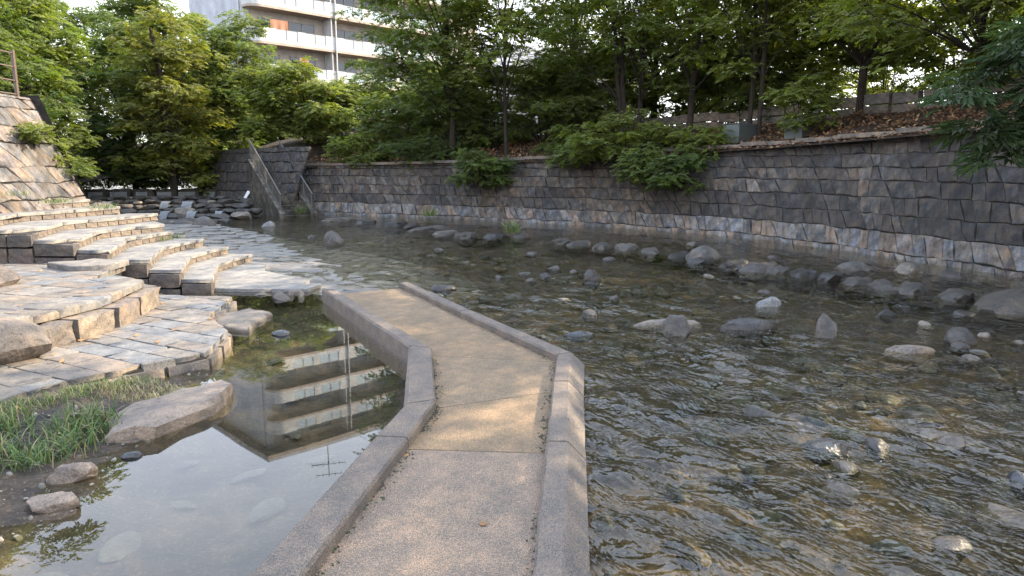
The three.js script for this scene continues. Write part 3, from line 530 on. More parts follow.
{ // cobbles on the bed: nobody could count them
  const r = mul(71), n = 3000, g = rockGeo(300, 1, 0.55, 0.8, { detail: 1, cuts: 4 }), im = new THREE.InstancedMesh(g, std({ color: L(1, 1, 1), map: stoneMap, roughness: 0.7 }), n), m = new THREE.Matrix4(), q = new THREE.Quaternion(), e = new THREE.Euler(), c = new THREE.Color();
  for (let i = 0; i < n; i++) {
    const z = 2 - Math.pow(r(), 1.3) * 24, x = lerp(Math.max(kx(z), -6), xr(z) - 0.2, r()), s = 0.02 + Math.pow(r(), 3.5) * 0.13;
    e.set(r() * 0.4, r() * 6.3, r() * 0.4); m.compose(V(x, bedH(x, z) + s * 0.15, z), q.setFromEuler(e), V(s, s, s)); im.setMatrixAt(i, m);
    const p = r(), k = 0.6 + r() * 0.7; im.setColorAt(i, p < 0.3 ? c.setRGB(0.3 * k, 0.22 * k, 0.12 * k) : p < 0.6 ? c.setRGB(0.2 * k, 0.19 * k, 0.13 * k) : p < 0.9 ? c.setRGB(0.16 * k, 0.16 * k, 0.14 * k) : c.setRGB(0.32 * k, 0.29 * k, 0.23 * k));
  }
  im.name = 'cobble_gravel'; scene.add(im); kind(im, 'stuff', 'rounded cobbles and gravel under the stream'); im.userData.category = 'cobbles';
}
// ---------------------------------------------------------------- stones of the pool and terraces
rock('boulder', 'large flat-topped tan boulder between the grass and the still pool', null, -2.32, -0.15, -4.6, 0.38, 0.42, 0.62, M.tanRock, 311, -0.35, { cuts: 8, round: 0.5, rough: 0.05, top: 0.42 });
rock('boulder', 'rough brown boulder on the low terrace against the raised terrace', null, -4.45, 0.2, -5.3, 0.75, 0.3, 0.55, M.rough[1], 312, 0.4, { cuts: 7, round: 0.4, top: 0.72 });
rock('boulder', 'dark weathered boulder sitting on the raised terrace', null, -5.9, 0.42, -7.5, 0.5, 0.2, 0.35, M.sideBlock[0], 313, 0.4, { cuts: 7, round: 0.4, top: 0.7 });
tag(obj('stepping_stone', slabGeo(roughEdge([[-3.1, -7.2], [-2.72, -7.05], [-2.75, -7.95], [-3.1, -8.15], [-3.35, -7.75]], 0.14, 0.025, 4), -0.4, 0.0, 0.03, 0.012, 2), M.flags[2]), 'thick flat stepping stone in the pool beside the low terrace', 'stone');
rock('rock', 'block of tan stone at the muddy water edge, the taller of two', null, -2.38, -0.03, -3.6, 0.13, 0.085, 0.085, M.tanRock, 315, 0.3, { cuts: 9, round: 0.1 });
rock('rock', 'brick-like tan stone at the muddy water edge', null, -2.26, -0.03, -3.25, 0.13, 0.075, 0.075, M.tanRock, 316, 0.15, { cuts: 10, round: 0.1, top: 0.6 });
rock('rock', 'small black stone poking out of the mirror-still pool', null, -2.22, -0.05, -3.9, 0.06, 0.03, 0.04, M.darkRock, 317, 0.4, { detail: 2 });
rock('rock', 'dark rounded stone alone in the pool below the stepping stone', null, -2.35, -0.05, -7.0, 0.1, 0.045, 0.07, M.darkRock, 318, 0.1, { detail: 2, round: 0.9 });
[[-3.0, -9.0, 0.13, 0.07, 0], [-2.95, -9.25, 0.06, 0.09, 3], [-2.8, -9.2, 0.07, 0.1, 3], [-3.1, -9.3, 0.1, 0.06, 1], [-3.35, -9.3, 0.1, 0.04, 1]].forEach(([x, z, s, h, m], i) => rock('rock', 'loose stone in the pool corner under the stair end', 'stones in the pool corner', x, -0.06, z, s, h, s * 0.7, R[m], 320 + i, i, { detail: 2, cuts: 7 }));
[[-1.55, -3.9, 0.16, 0.5], [-1.85, -3.1, 0.22, 0.9], [-1.6, -2.75, 0.18, 0.3], [-1.3, -3.5, 0.2, 0.7], [-1.2, -4.2, 0.13, 0.2], [-1.5, -4.6, 0.16, 1], [-1.95, -4.0, 0.1, 0.5], [-1.75, -3.5, 0.12, 1.4], [-2.0, -2.8, 0.12, 0.2], [-1.7, -5.4, 0.2, 0.5], [-1.4, -6.1, 0.22, 0.2], [-2.2, -6.4, 0.18, 0.8]].forEach(([x, z, s, t], i) => { const o = rock('rock', 'pale flat stone lying under the clear pool water', 'stones on the pool floor', x, poolBedH(x, z) + 0.015, z, s * 0.8, 0.022, s * 0.45, M.silted, 330 + i, t * 2, { detail: 2, cuts: 12, round: 0.0 }); });
{ // gravel and grit on the mud
  const r = mul(73), n = 1500, g = rockGeo(301, 1, 0.6, 0.8, { detail: 1, cuts: 4 }), im = new THREE.InstancedMesh(g, std({ color: L(1, 1, 1), roughness: 0.85 }), n), m = new THREE.Matrix4(), q = new THREE.Quaternion(), e = new THREE.Euler(), c = new THREE.Color();
  for (let i = 0; i < n; i++) {
    const z = lerp(-9, -1.2, r()), x = i < 1500 ? shoreX(z) - 1.1 * Math.pow(r(), 1.5) + 0.15 : lerp(shoreX(z), -0.9, r()), s = 0.004 + Math.pow(r(), 5) * 0.02; if (x > (polyX(KL.out, z) ?? -1)) { m.makeScale(0.0001, 0.0001, 0.0001); m.setPosition(-3, -0.4, -5); im.setMatrixAt(i, m); continue; }
    e.set(r(), r() * 6.3, r()); m.compose(V(x, poolBedH(x, z) + s * 0.25, z), q.setFromEuler(e), V(s, s, s)); im.setMatrixAt(i, m);
    const k = 0.07 + r() * 0.13; im.setColorAt(i, c.setRGB(k * 1.08, k, k * 0.85));
  }
  im.name = 'gravel'; scene.add(im); kind(im, 'stuff', 'grit and small gravel on the muddy bank'); im.userData.category = 'gravel';
}
// ---------------------------------------------------------------- grass
function bladeGeo() { const pos = [], idx = [], uv = []; for (let i = 0; i <= 5; i++) { const t = i / 5, w = 0.5 * (1 - t * t) * 0.055, y = Math.sin(t * 1.5) * 0.85, x = (1 - Math.cos(t * 1.75)) * 0.55; pos.push(x, y, -w, x, y, w); uv.push(0, t, 1, t); } for (let i = 0; i < 5; i++) { const a = i * 2; idx.push(a, a + 1, a + 2, a + 1, a + 3, a + 2); } return geoFrom(pos, idx, uv); }
const BLADE = bladeGeo(), grassMat = phy({ color: L(1, 1, 1), transmission: 0.35, thickness: 0, roughness: 0.7, ior: 1.4 });
function grassPatch(name, label, n, seed, where, len, cols) {
  const r = mul(seed), im = new THREE.InstancedMesh(BLADE, grassMat, n), m = new THREE.Matrix4(), q = new THREE.Quaternion(), e = new THREE.Euler(0, 0, 0, 'YXZ'), c = new THREE.Color();
  for (let i = 0; i < n; i++) { const p = where(r), s = len * (0.5 + r() * 0.8); e.set((r() - 0.5) * 0.5, r() * 6.3, (r() - 0.6) * 0.7); m.compose(p, q.setFromEuler(e), V(s, s, s * (0.8 + r() * 0.5))); im.setMatrixAt(i, m); const k = cols[(r() * cols.length) | 0], b = 0.7 + r() * 0.6; im.setColorAt(i, c.setRGB(k[0] * b, k[1] * b, k[2] * b)); }
  im.name = numbered(name); scene.add(im); kind(im, 'stuff', label); im.userData.category = 'grass'; return im;
}
const GC = [[0.08, 0.15, 0.025], [0.11, 0.19, 0.035], [0.06, 0.12, 0.022], [0.16, 0.19, 0.05], [0.28, 0.24, 0.11]], DRY = [[0.45, 0.38, 0.2], [0.36, 0.3, 0.15], [0.2, 0.22, 0.07]];
grassPatch('grass', 'lush green grass tufts on the muddy pool bank', 1700, 81, (r) => { const t = [[-2.85, -3.45], [-2.68, -3.75], [-2.9, -3.8], [-3.05, -3.4], [-2.6, -3.95], [-2.58, -4.2], [-2.75, -4.1], [-3.1, -4.1], [-2.68, -4.3], [-3.2, -3.7], [-2.95, -3.1], [-3.1, -2.9]][(r() * 12) | 0], a = r() * 6.3, d = Math.pow(r(), 0.7) * 0.17, x = t[0] + Math.cos(a) * d, z = t[1] + Math.sin(a) * d; return V(x, poolBedH(x, z) - 0.01, z); }, 0.125, GC);
grassPatch('grass', 'short green grass along the edge of the low terrace', 900, 82, (r) => { const t = r(), x = lerp(-3.5, -2.95, t) + (r() - 0.5) * 0.22 + 0.15, z = lerp(-4.3, -5.2, t) + (r() - 0.5) * 0.3; return V(x, poolBedH(x, z) - 0.005, z); }, 0.07, GC);
grassPatch('grass', 'dry straw-coloured grass between the terrace and the tan boulder', 900, 83, (r) => { const x = lerp(-2.95, -2.45, r()), z = lerp(-5.15, -4.75, r()) + (r() - 0.5) * 0.2; return V(x, poolBedH(x, z) - 0.005, z); }, 0.06, DRY);
grassPatch('grass', 'weeds growing on the upper steps at the embankment foot', 700, 84, (r) => { const k = (r() * 4) | 0, x = [-8.0, -7.6, -7.25, -5.9][k] - r() * 0.25, z = [-11.5, -12.0, -12.8, -12.3][k] + (r() - 0.5) * 0.7; return V(x, [1.19, 1.05, 0.92, 0.4][k], z); }, 0.1, GC);
grassPatch('grass', 'green tuft hanging over the broad boulder at the wall foot', 160, 85, (r) => V(6.75 + (r() - 0.5) * 0.25, 0.02, -8.5 + (r() - 0.5) * 0.2), 0.22, GC);
grassPatch('grass', 'weeds among the boulders at the far wall foot', 300, 86, (r) => { const k = (r() * 3) | 0; return V([0.0, -8.0, -2.9][k] + (r() - 0.5) * 0.4, 0.0, [-18.3, -26.8, -24.9][k] + (r() - 0.5) * 0.3); }, 0.3, GC);
// ---------------------------------------------------------------- rock cascade (weir) at the head of the reach
{
  const o = tag(group('rock_cascade'), 'low cascade of dark stacked rocks with thin falls under the trees', 'weir'), r = mul(91);
  const rows = [[-23.6, -0.14, -15.2, -9.6], [-24.8, -0.02, -16, -9.6], [-26.0, 0.1, -16.6, -9.8], [-27.3, 0.22, -17.2, -10.4], [-28.6, 0.34, -17.8, -10.9], [-29.8, 0.46, -18.4, -11.2]];
  rows.forEach(([z, y, x0, x1], k) => { for (let x = x0; x < x1;) { const s = 0.16 + r() * 0.22; x += s; const m = obj('stone', rockGeo(400 + k * 40 + (x * 7 | 0), s * 1.3, s * 0.6, s * 1.0, { detail: 2, cuts: 8, round: 0.3, top: 0.6 }), r() < 0.12 ? R[3] : R[[0, 2, 2, 0][(r() * 4) | 0]], o); m.position.set(x, y + r() * 0.06 - 0.05, z + (r() - 0.5) * 0.5 - (x + 13) * 0.12); m.rotation.y = r() * 3; x += s * 0.75; } });
  const foam = phy({ color: L(0.6, 0.63, 0.66), roughness: 0.3, transmission: 0.8, thickness: 0 });
  [[-13.4, 0], [-12.1, 1], [-11.2, 1], [-10.3, 1], [-15.8, 2], [-14.6, 2], [-13.2, 3], [-15.3, 3], [-16.4, 3], [-12.4, 3]].forEach(([x, k], i) => { const [z, y] = rows[k], w = 0.25 + r() * 0.25; const pts = []; for (let a = 0; a <= 4; a++) for (let b = 0; b <= 6; b++) { const t = b / 6; pts.push(x + (a / 4 - 0.5) * w * (1 - t * 0.2), y + 0.2 - t * t * 0.26, z - (x + 13) * 0.12 + 0.15 + t * 0.3 + N2(a * 3 + i, b) * 0.04); } const idx = []; for (let a = 0; a < 4; a++) for (let b = 0; b < 6; b++) { const q = a * 7 + b; idx.push(q, q + 1, q + 7, q + 7, q + 1, q + 8); } obj('falling_water', geoFrom(pts, idx), foam, o); });
  // the sill the upper stream drops over, with a curtain of water
  for (let i = 0; i < 9; i++) { const g = obj('sill_block', blockGeo(0.95, 0.7, 0.5, i + 3, 0.04), R[2], o); g.position.set(-19.2 + i * 0.98, 0.42, -31.2 - i * 0.1); }
  for (let i = 0; i < 7; i++) { const g = obj('falling_water', new THREE.PlaneGeometry(0.5 + (i % 3) * 0.12, 0.3, 3, 2), foam, o); g.position.set(-19.1 + i * 0.95, 0.5, -30.86 - i * 0.1); g.rotation.x = -0.15; }
  rock('boulder', 'big smooth grey boulder at the foot of the cascade beside the ford', null, -9.7, 0.02, -19.2, 0.52, 0.28, 0.36, R[0], 421, 0.2, { round: 0.9, cuts: 4 });
  rock('boulder', 'tall rounded grey boulder beside the ford, next to the smooth one', null, -8.5, 0.0, -19.4, 0.36, 0.34, 0.32, R[1], 422, 0.9, { round: 0.8, cuts: 5 });
  rock('boulder', 'dark squat boulder between the two big grey boulders of the ford', null, -9.15, 0.0, -19.6, 0.36, 0.24, 0.3, R[0], 423, 0.4, { round: 0.9, cuts: 4 });
  rock('boulder', 'brown weathered boulder at the end of the embankment wall', null, -8.3, 0.62, -14.0, 0.55, 0.36, 0.4, M.rough[1], 424, 0.4, { round: 0.5, cuts: 6 });
}
kind(obj('upper_stream_water', sheet(-22, -11, 60, -46, -31.2, 60, (x, z) => 0.72 + N2(x, z) * 0.01), waterMat), 'structure');
// ---------------------------------------------------------------- stair flight with railing in the far wall
{
  const o = tag(group('stair_flight'), 'narrow concrete stair flight with steel railing climbing the stone wall', 'stairs');
  o.position.set(-8.1, -0.25, -26.65); o.rotation.y = Math.atan2(2.1, 2.9);        // local -z climbs
  const n = 12, rise = 0.17, run = 0.29, conc = std({ color: L(0.3, 0.28, 0.25), map: soilMap });
  for (let i = 0; i < n; i++) obj('step', bxGeo(0.95, rise * (i + 1) + 0.3, run - 0.004, 0.0, (rise * (i + 1) - 0.3) / 2, -run * (i + 0.5)), conc, o);
  for (const s of [-1, 1]) { const sh = new THREE.Shape([new THREE.Vector2(0.25, -0.3), new THREE.Vector2(-n * run, -0.3), new THREE.Vector2(-n * run, n * rise + 0.25), new THREE.Vector2(0.25, 0.25)]); obj('cheek_wall', boxUV(new THREE.ExtrudeGeometry(sh, { depth: 0.22, bevelEnabled: false }).rotateY(-Math.PI / 2).translate(s * 0.6 + 0.11, 0, 0)), conc, o); }
  for (const s of [-1, 1]) {
    const f = (t, h) => V(s * 0.6, t * n * rise + 0.25 + h, -t * n * run);
    const rl = obj('railing', barGeo(f(-0.03, 0.75), f(1.02, 0.75), 0.03), M.steel, o); obj('lower_rail', barGeo(f(-0.03, 0.15), f(1.02, 0.15), 0.02), M.steel, rl);
    for (let i = 0; i <= 26; i++) obj('baluster', barGeo(f(i / 26, 0), f(i / 26, 0.75), i % 6 ? 0.012 : 0.03, 5), M.steel, rl);
  }
}
// two white plates on the dark wall
[[3.1, 0.8, 0.34], [2.85, 1.05, 0.48]].forEach(([u, v, h], i) => { const p = farS.W(u, v, 0.1), [, N] = farS.at(u), g = obj('plate', blockGeo(0.2, h, 0.03, i, 0.002, 1, 1, 1), std({ color: L(0.8, 0.8, 0.8), roughness: 0.5 })); g.position.copy(p); g.rotation.set(-0.42, Math.atan2(N.x, N.z), -0.35, 'YXZ'); tag(g, i ? 'taller white plate fixed on the dark wall by the stair flight' : 'shorter white plate fixed on the dark wall by the stair flight', 'plate'); });
// fence on the embankment
{
  const o = tag(group('metal_fence'), 'brown metal post-and-rail fence on top of the embankment', 'fence'); const y = 2.85;
  for (let i = 0; i < 11; i++) { const z = -13.2 + i * 0.9; obj('post', bxGeo(0.05, 0.95, 0.05, -8.98, y + 0.4, z), M.brownMetal, o); }
  for (let k = 0; k < 4; k++) obj('rail', barGeo(V(-8.98, y + 0.1 + k * 0.24, -13.25), V(-8.98, y + 0.1 + k * 0.24, -4), 0.014), M.brownMetal, o);
}
// planter boxes and low block wall on the bank
[['grey-green planter box on the bank edge under the slim twin trunks', 6.55, -20.6, 1.1], ['smaller grey planter box beside the young shrub on the bank', 7.55, -19.0, 0.62]].forEach(([label, x, z, w]) => {
  const o = tag(group('planter_box'), label, 'planter'); const y = bankY(x, z) - 0.04; o.position.set(x, y, z); o.rotation.y = 0.75; const m = std({ color: L(0.085, 0.095, 0.09), roughness: 0.75 });
  for (const [a, b, c, d] of [[w, 0.04, 0, 0.22], [w, 0.04, 0, -0.22]]) obj('side_panel', bxGeo(a, 0.5, b, c, 0.25, d), m, o);
  for (const s of [-1, 1]) obj('end_panel', bxGeo(0.04, 0.5, 0.4, s * (w / 2 - 0.02), 0.25, 0), m, o);
  obj('rim', mergeGeometries([bxGeo(w + 0.06, 0.05, 0.06, 0, 0.52, 0.22), bxGeo(w + 0.06, 0.05, 0.06, 0, 0.52, -0.22)]), m, o); obj('soil', bxGeo(w - 0.05, 0.4, 0.38, 0, 0.22, 0), M.soil, o);
});
{
  const o = tag(group('garden_wall'), 'low wall of tan concrete blocks at the top of the leafy bank', 'wall'), r = mul(95), S = makeSurface(wallPlan, 1, 0, () => 1, 0);
  for (let u = 10; u < 38; u += 0.6) for (let k = 0; k < 2; k++) { const p = bankAt(u, 4.3), [, N] = S.at(u), g = obj('block', blockGeo(0.75, 0.3, 0.22, u + k, 0.006, 2, 2, 1), M.rough[(r() * 4) | 0], o); g.position.set(p.x, p.y + 0.05 + k * 0.31, p.z); g.rotation.y = Math.atan2(N.x, N.z) + (r() - 0.5) * 0.02; }
}
{ // silt, bark crumbs and moss caught along the kerb feet, and dead leaves blown about
  const r = mul(99), pts = [];
  const along = (P, s, n) => { for (let i = 0; i < n; i++) { const k = (r() * (P.length - 1)) | 0, t = r(), x = lerp(P[k][0], P[k + 1][0], t), z = lerp(P[k][1], P[k + 1][1], t); if (N2(x * 2, z * 2 + s * 7) > -0.35) pts.push([x + s * (0.004 + Math.pow(r(), 3) * 0.06), 0.048, z, 0.0025 + Math.pow(r(), 3) * 0.007, 0]); } };
  along(KL.inn, 1, 1900); along(KR.inn, -1, 1100);
  for (let i = 0; i < 4; i++) pts.push([lerp(-0.6, 0.1, r()), 0.05, lerp(-9, -2.3, r()), 0.012 + r() * 0.014, 1]);
  for (let i = 0; i < 22; i++) pts.push([lerp(-4.4, -3, r()), 0.092, lerp(-8.3, -5.4, r()), 0.014 + r() * 0.016, 1]);
  for (let i = 0; i < 24; i++) pts.push([lerp(-7.2, -4.5, r()), 0.375, lerp(-9.2, -5, r()), 0.014 + r() * 0.018, 1]);
  const ok = pts.filter(([x, , z]) => (z < -9.2 || z > -9.2) && (pts.length > 0) && !(x > -3.2 && z < -8.6 && x < -2.6)), g = rockGeo(302, 1, 0.5, 0.75, { detail: 1, cuts: 5 }), im = new THREE.InstancedMesh(g, std({ color: L(1, 1, 1), roughness: 0.95 }), ok.length), m = new THREE.Matrix4(), q = new THREE.Quaternion(), e = new THREE.Euler(), c = new THREE.Color();
  ok.forEach(([x, y, z, s, leaf], i) => { e.set(r() * 0.3, r() * 6.3, r() * 0.3); m.compose(V(x, y, z), q.setFromEuler(e), V(s, leaf ? s * 0.15 : s * 0.8, s)); im.setMatrixAt(i, m); const k = 0.6 + r() * 0.8; im.setColorAt(i, leaf ? c.setRGB(0.26 * k, 0.14 * k, 0.06 * k) : r() < 0.3 ? c.setRGB(0.05 * k, 0.07 * k, 0.025 * k) : c.setRGB(0.06 * k, 0.048 * k, 0.036 * k)); });
  im.name = 'leaf_debris'; scene.add(im); kind(im, 'stuff', 'dark silt, moss and dead leaves caught along kerbs and paving'); im.userData.category = 'debris';
}
console.log('objects done');
// ---------------------------------------------------------------- trees
function leafSet(n, len, wid, spread, kite) {                 // a twig of n leaves: flat list of corner triples
  const out = [], r = mul(n * 13 + 5);
  for (let i = 0; i < n; i++) {
    const t = i / (n - 1), s = i % 2 ? 1 : -1, a = s * (spread + (r() - 0.5) * 0.5) * (1 - t * 0.6), up = (r() - 0.5) * 0.7;
    const d = V(Math.cos(a), up, Math.sin(a)).normalize(), side = V(-Math.sin(a), (r() - 0.5) * 0.8, Math.cos(a)).normalize(), l = len * (0.75 + r() * 0.5), w = wid * (0.8 + r() * 0.4);
    const P = V(t * 0.9, (r() - 0.5) * 0.1, s * 0.02), mid = P.clone().addScaledVector(d, l * 0.45), tip = P.clone().addScaledVector(d, l).add(V(0, -0.1 * l, 0));
    if (kite) out.push([P, mid.clone().addScaledVector(side, w).add(V(0, 0.04, 0)), tip], [P, tip, mid.clone().addScaledVector(side, -w).add(V(0, 0.04, 0))]);
    else out.push([P.clone().addScaledVector(side, -w * 0.55), mid.clone().addScaledVector(side, w), tip.addScaledVector(side, -w * 0.4)]);
  }
  return out;
}
const SPRIG = leafSet(13, 0.37, 0.125, 1.0), LONG = leafSet(9, 0.75, 0.1, 0.8, true);
function crownMesh(clusters, parent, mat, r, per, rad, size, set = SPRIG, name = 'crown') {
  const nt = clusters.length * per * set.length, pos = new Float32Array(nt * 9), nor = new Float32Array(nt * 9), col = new Float32Array(nt * 9), m = new THREE.Matrix4(), q = new THREE.Quaternion(), e = new THREE.Euler(0, 0, 0, 'YXZ'), T = [V(), V(), V()], n = V(), w = V(); let k = 0;
  for (const c of clusters) {
    const tint = 0.75 + r() * 0.5, yel = r() * 0.25, cr = rad * (0.7 + r() * 0.6), cs = 0.75 + r() * 0.6;
    for (let i = 0; i < per; i++) {
      const a = r() * 6.2832, z = r() * 2 - 1, d = cr * Math.cbrt(r()), h = Math.sqrt(1 - z * z), s = size * cs * (0.7 + r() * 0.6);
      e.set((r() - 0.5) * 0.9, -a + (r() - 0.5) * 1.6, -0.25 + (r() - 0.5) * 0.9);
      m.compose(V(c.x + Math.cos(a) * h * d, c.y + z * d * 0.55, c.z + Math.sin(a) * h * d), q.setFromEuler(e), V(s, s, s));
      const b = tint * (0.8 + r() * 0.4), cR = b * (1 + yel * (0.5 + r())), cG = b * (1 + yel * 0.5), cB = b * (1 - yel * 0.4);
      for (const tri of set) {
        for (let v = 0; v < 3; v++) T[v].copy(tri[v]).applyMatrix4(m);
        n.subVectors(T[1], T[0]).cross(w.subVectors(T[2], T[0])).normalize();
        for (let v = 0; v < 3; v++) { pos[k] = T[v].x; pos[k + 1] = T[v].y; pos[k + 2] = T[v].z; nor[k] = n.x; nor[k + 1] = n.y; nor[k + 2] = n.z; col[k] = cR; col[k + 1] = cG; col[k + 2] = cB; k += 3; }
      }
    }
  }
  const g = new THREE.BufferGeometry(); g.setAttribute('position', new THREE.BufferAttribute(pos, 3)); g.setAttribute('normal', new THREE.BufferAttribute(nor, 3)); g.setAttribute('color', new THREE.BufferAttribute(col, 3));
  leafCount += nt; return obj(name, g, mat, parent);
}
let leafCount = 0;
function tree(name, label, grp, [x, y, z], { h = 8, tr = 0.14, cx = 0, cz = 0, crown = [2.6, 3, 2.6], cy = 0.62, lobes = 10, per = 46, cl = 9, mat = LEAF.midTone, size = 0.3, rad = 0.55, seed = 1, stems = 1, lean = 0.3, cat = 'tree', low = 0 }) {
  const o = tag(group(name), label, cat, grp), r = mul(seed * 101 + 7), wood = [], cls = []; o.position.set(x, y, z);
  const stemTops = [];
  for (let s = 0; s < stems; s++) {
    const a = r() * 6.3, off = stems > 1 ? 0.25 : 0, tx = cx * 0.6 + Math.cos(a) * lean * (stems > 1 ? 2.2 : 1), tz = cz * 0.6 + Math.sin(a) * lean * (stems > 1 ? 2.2 : 1);
    const pts = [V(Math.cos(a) * off, -0.3, Math.sin(a) * off), V(Math.cos(a) * off + tx * 0.15 + (r() - 0.5) * 0.2, h * 0.25, tz * 0.15 + Math.sin(a) * off + (r() - 0.5) * 0.2), V(tx * 0.55 + (r() - 0.5) * 0.35, h * 0.55, tz * 0.55 + (r() - 0.5) * 0.35), V(tx, h * 0.88, tz)];
    wood.push(tubeGeo(pts, tr, tr * 0.25, 10, 8)); stemTops.push(new THREE.CatmullRomCurve3(pts));
  }
  for (let i = 0; i < lobes; i++) {
    const a = i * 2.39996 + r() * 0.6, t = (i + 0.5) / lobes, el = lerp(-0.75 - low, 0.95, t), hr = Math.sqrt(Math.max(0, 1 - el * el * 0.8)), d = 0.45 + r() * 0.4;
    const c = V(cx + Math.cos(a) * hr * d * crown[0], h * cy + el * crown[1] * 0.85, cz + Math.sin(a) * hr * d * crown[2]);
    const st = stemTops[i % stems], from = st.getPoint(clamp((c.y / h) * 0.75 - 0.12, 0.22, 0.97)), mid = from.clone().lerp(c, 0.5).add(V((r() - 0.5) * 0.4, 0.3 - r() * 0.3, (r() - 0.5) * 0.4));
    wood.push(tubeGeo([from, mid, c], tr * 0.38, tr * 0.1, 6, 5));
    const lr = [crown[0] * (0.36 + r() * 0.2), crown[1] * (0.24 + r() * 0.12), crown[2] * (0.36 + r() * 0.2)];
    for (let k = 0; k < cl; k++) {
      const b = r() * 6.2832, zz = r() * 2 - 1, hh = Math.sqrt(1 - zz * zz), q = 0.35 + 0.75 * r(), p = V(c.x + Math.cos(b) * hh * lr[0] * q, c.y + zz * lr[1] * q, c.z + Math.sin(b) * hh * lr[2] * q); cls.push(p);
      if (k % 2 === 0) wood.push(tubeGeo([c, c.clone().lerp(p, 0.5).add(V(0, (r() - 0.5) * 0.2, 0)), p], tr * 0.09, tr * 0.03, 3, 4));
    }
  }
  obj('trunk', mergeGeometries(wood), M.bark, o);
  crownMesh(cls, o, mat, r, per, rad, size);
  return o;
}
const by = (x, z) => bankY(x, z);
// trees on the bank above the main wall
const B = 'trees on the bank above the wall';
tree('broadleaf_tree', 'full dark green tree with forked trunk on the bank in front of the apartment block', B, [-2.3, by(-2.3, -27.4), -27.4], { h: 9.5, tr: 0.13, cx: -0.55, cz: 0.4, crown: [2.7, 3.7, 2.6], cy: 0.55, lobes: 18, cl: 10, per: 34, size: 0.27, mat: LEAF.midTone, seed: 2, low: 0.15 });
tree('broadleaf_tree', 'upright tree with thin straight trunk beside the full dark tree', B, [-0.2, by(-0.2, -26), -26], { h: 10, tr: 0.075, crown: [2.2, 4.1, 2.3], cy: 0.53, lobes: 14, cl: 8, per: 28, size: 0.27, mat: LEAF.glowTone, seed: 3 });
tree('broadleaf_tree', 'spreading tree with low arching dark limbs above the wall shrub', B, [4.0, by(4.0, -24), -24], { h: 9, tr: 0.1, cx: -0.8, cz: 0.6, crown: [3.0, 3.7, 2.8], cy: 0.54, lobes: 16, cl: 9, per: 25, size: 0.26, mat: LEAF.midTone, seed: 4, stems: 3, lean: 0.6 });
tree('broadleaf_tree', 'tree with a leaning dark trunk between the spreading tree and the twin trunks', B, [5.6, by(5.6, -22.8), -22.8], { h: 9.5, tr: 0.11, cx: 0.2, crown: [2.5, 3.9, 2.6], cy: 0.52, lobes: 13, cl: 8, per: 23, size: 0.26, mat: LEAF.glowTone, seed: 5, lean: 0.9 });
tree('slender_tree', 'slim twin-trunked tree rising behind the planter boxes', B, [7.0, by(7.0, -20.9), -20.9], { h: 10, tr: 0.075, crown: [2.3, 4.1, 2.2], cy: 0.5, lobes: 12, cl: 8, per: 26, size: 0.27, mat: LEAF.glowTone, seed: 6, stems: 2, lean: 0.4 });
tree('broadleaf_tree', 'yellow-green tree glowing against the sun above the block wall', B, [9.6, by(9.6, -20), -20], { h: 8.5, tr: 0.13, crown: [2.8, 3.3, 2.8], cy: 0.48, lobes: 18, cl: 8, per: 23, size: 0.27, mat: LEAF.glowTone, seed: 7 });
tree('broadleaf_tree', 'bright tree with drooping lower branches over the leaf litter slope', B, [10.6, by(10.6, -16.5), -16.5], { h: 7.5, tr: 0.1, cx: -0.7, crown: [3.0, 3.0, 2.8], cy: 0.46, lobes: 19, cl: 9, per: 18, size: 0.26, mat: LEAF.glowTone, seed: 8 });
tree('broadleaf_tree', 'shady tree on the slope between the drooping tree and the overhanging branch', B, [11.4, by(11.4, -13), -13], { h: 7.5, tr: 0.1, crown: [2.8, 2.9, 2.8], cy: 0.46, lobes: 18, cl: 8, per: 18, size: 0.26, mat: LEAF.glowTone, seed: 9 });
// second row behind
const B2 = 'trees of the second row behind the bank';
[[2.5, -30, 10, 'glowTone'], [7.5, -28.5, 10, 'glowTone'], [11.5, -26.5, 9, 'glowTone'], [9.5, -24, 8, 'glowTone'], [5.5, -28, 9, 'glowTone']].forEach(([x, z, h, m], i) => tree('broadleaf_tree', 'background tree filling the gaps behind the bank trees', B2, [x, by(x, z), z], { h, tr: 0.15, crown: [3, 3.6, 3], cy: 0.46, lobes: 14, cl: 8, per: 22, size: 0.36, rad: 0.8, mat: LEAF[m], seed: 20 + i, low: 0.3 }));
// trees further along the bank beside the viewer, which shade the path
[[12.2, -9.5, 7], [12.0, -5.0, 6.5], [12.4, -0.5, 7], [12.4, 4.0, 7]].forEach(([x, z, h], i) => tree('broadleaf_tree', 'tree on the bank beside the path, beyond the overhanging branch', B, [x, by(x, z), z], { h, tr: 0.15, crown: [2.6, 2.9, 2.5], cy: 0.6, lobes: 12, cl: 7, per: i ? 27 : 15, size: 0.32, rad: 0.6, mat: LEAF.midTone, seed: 40 + i }));
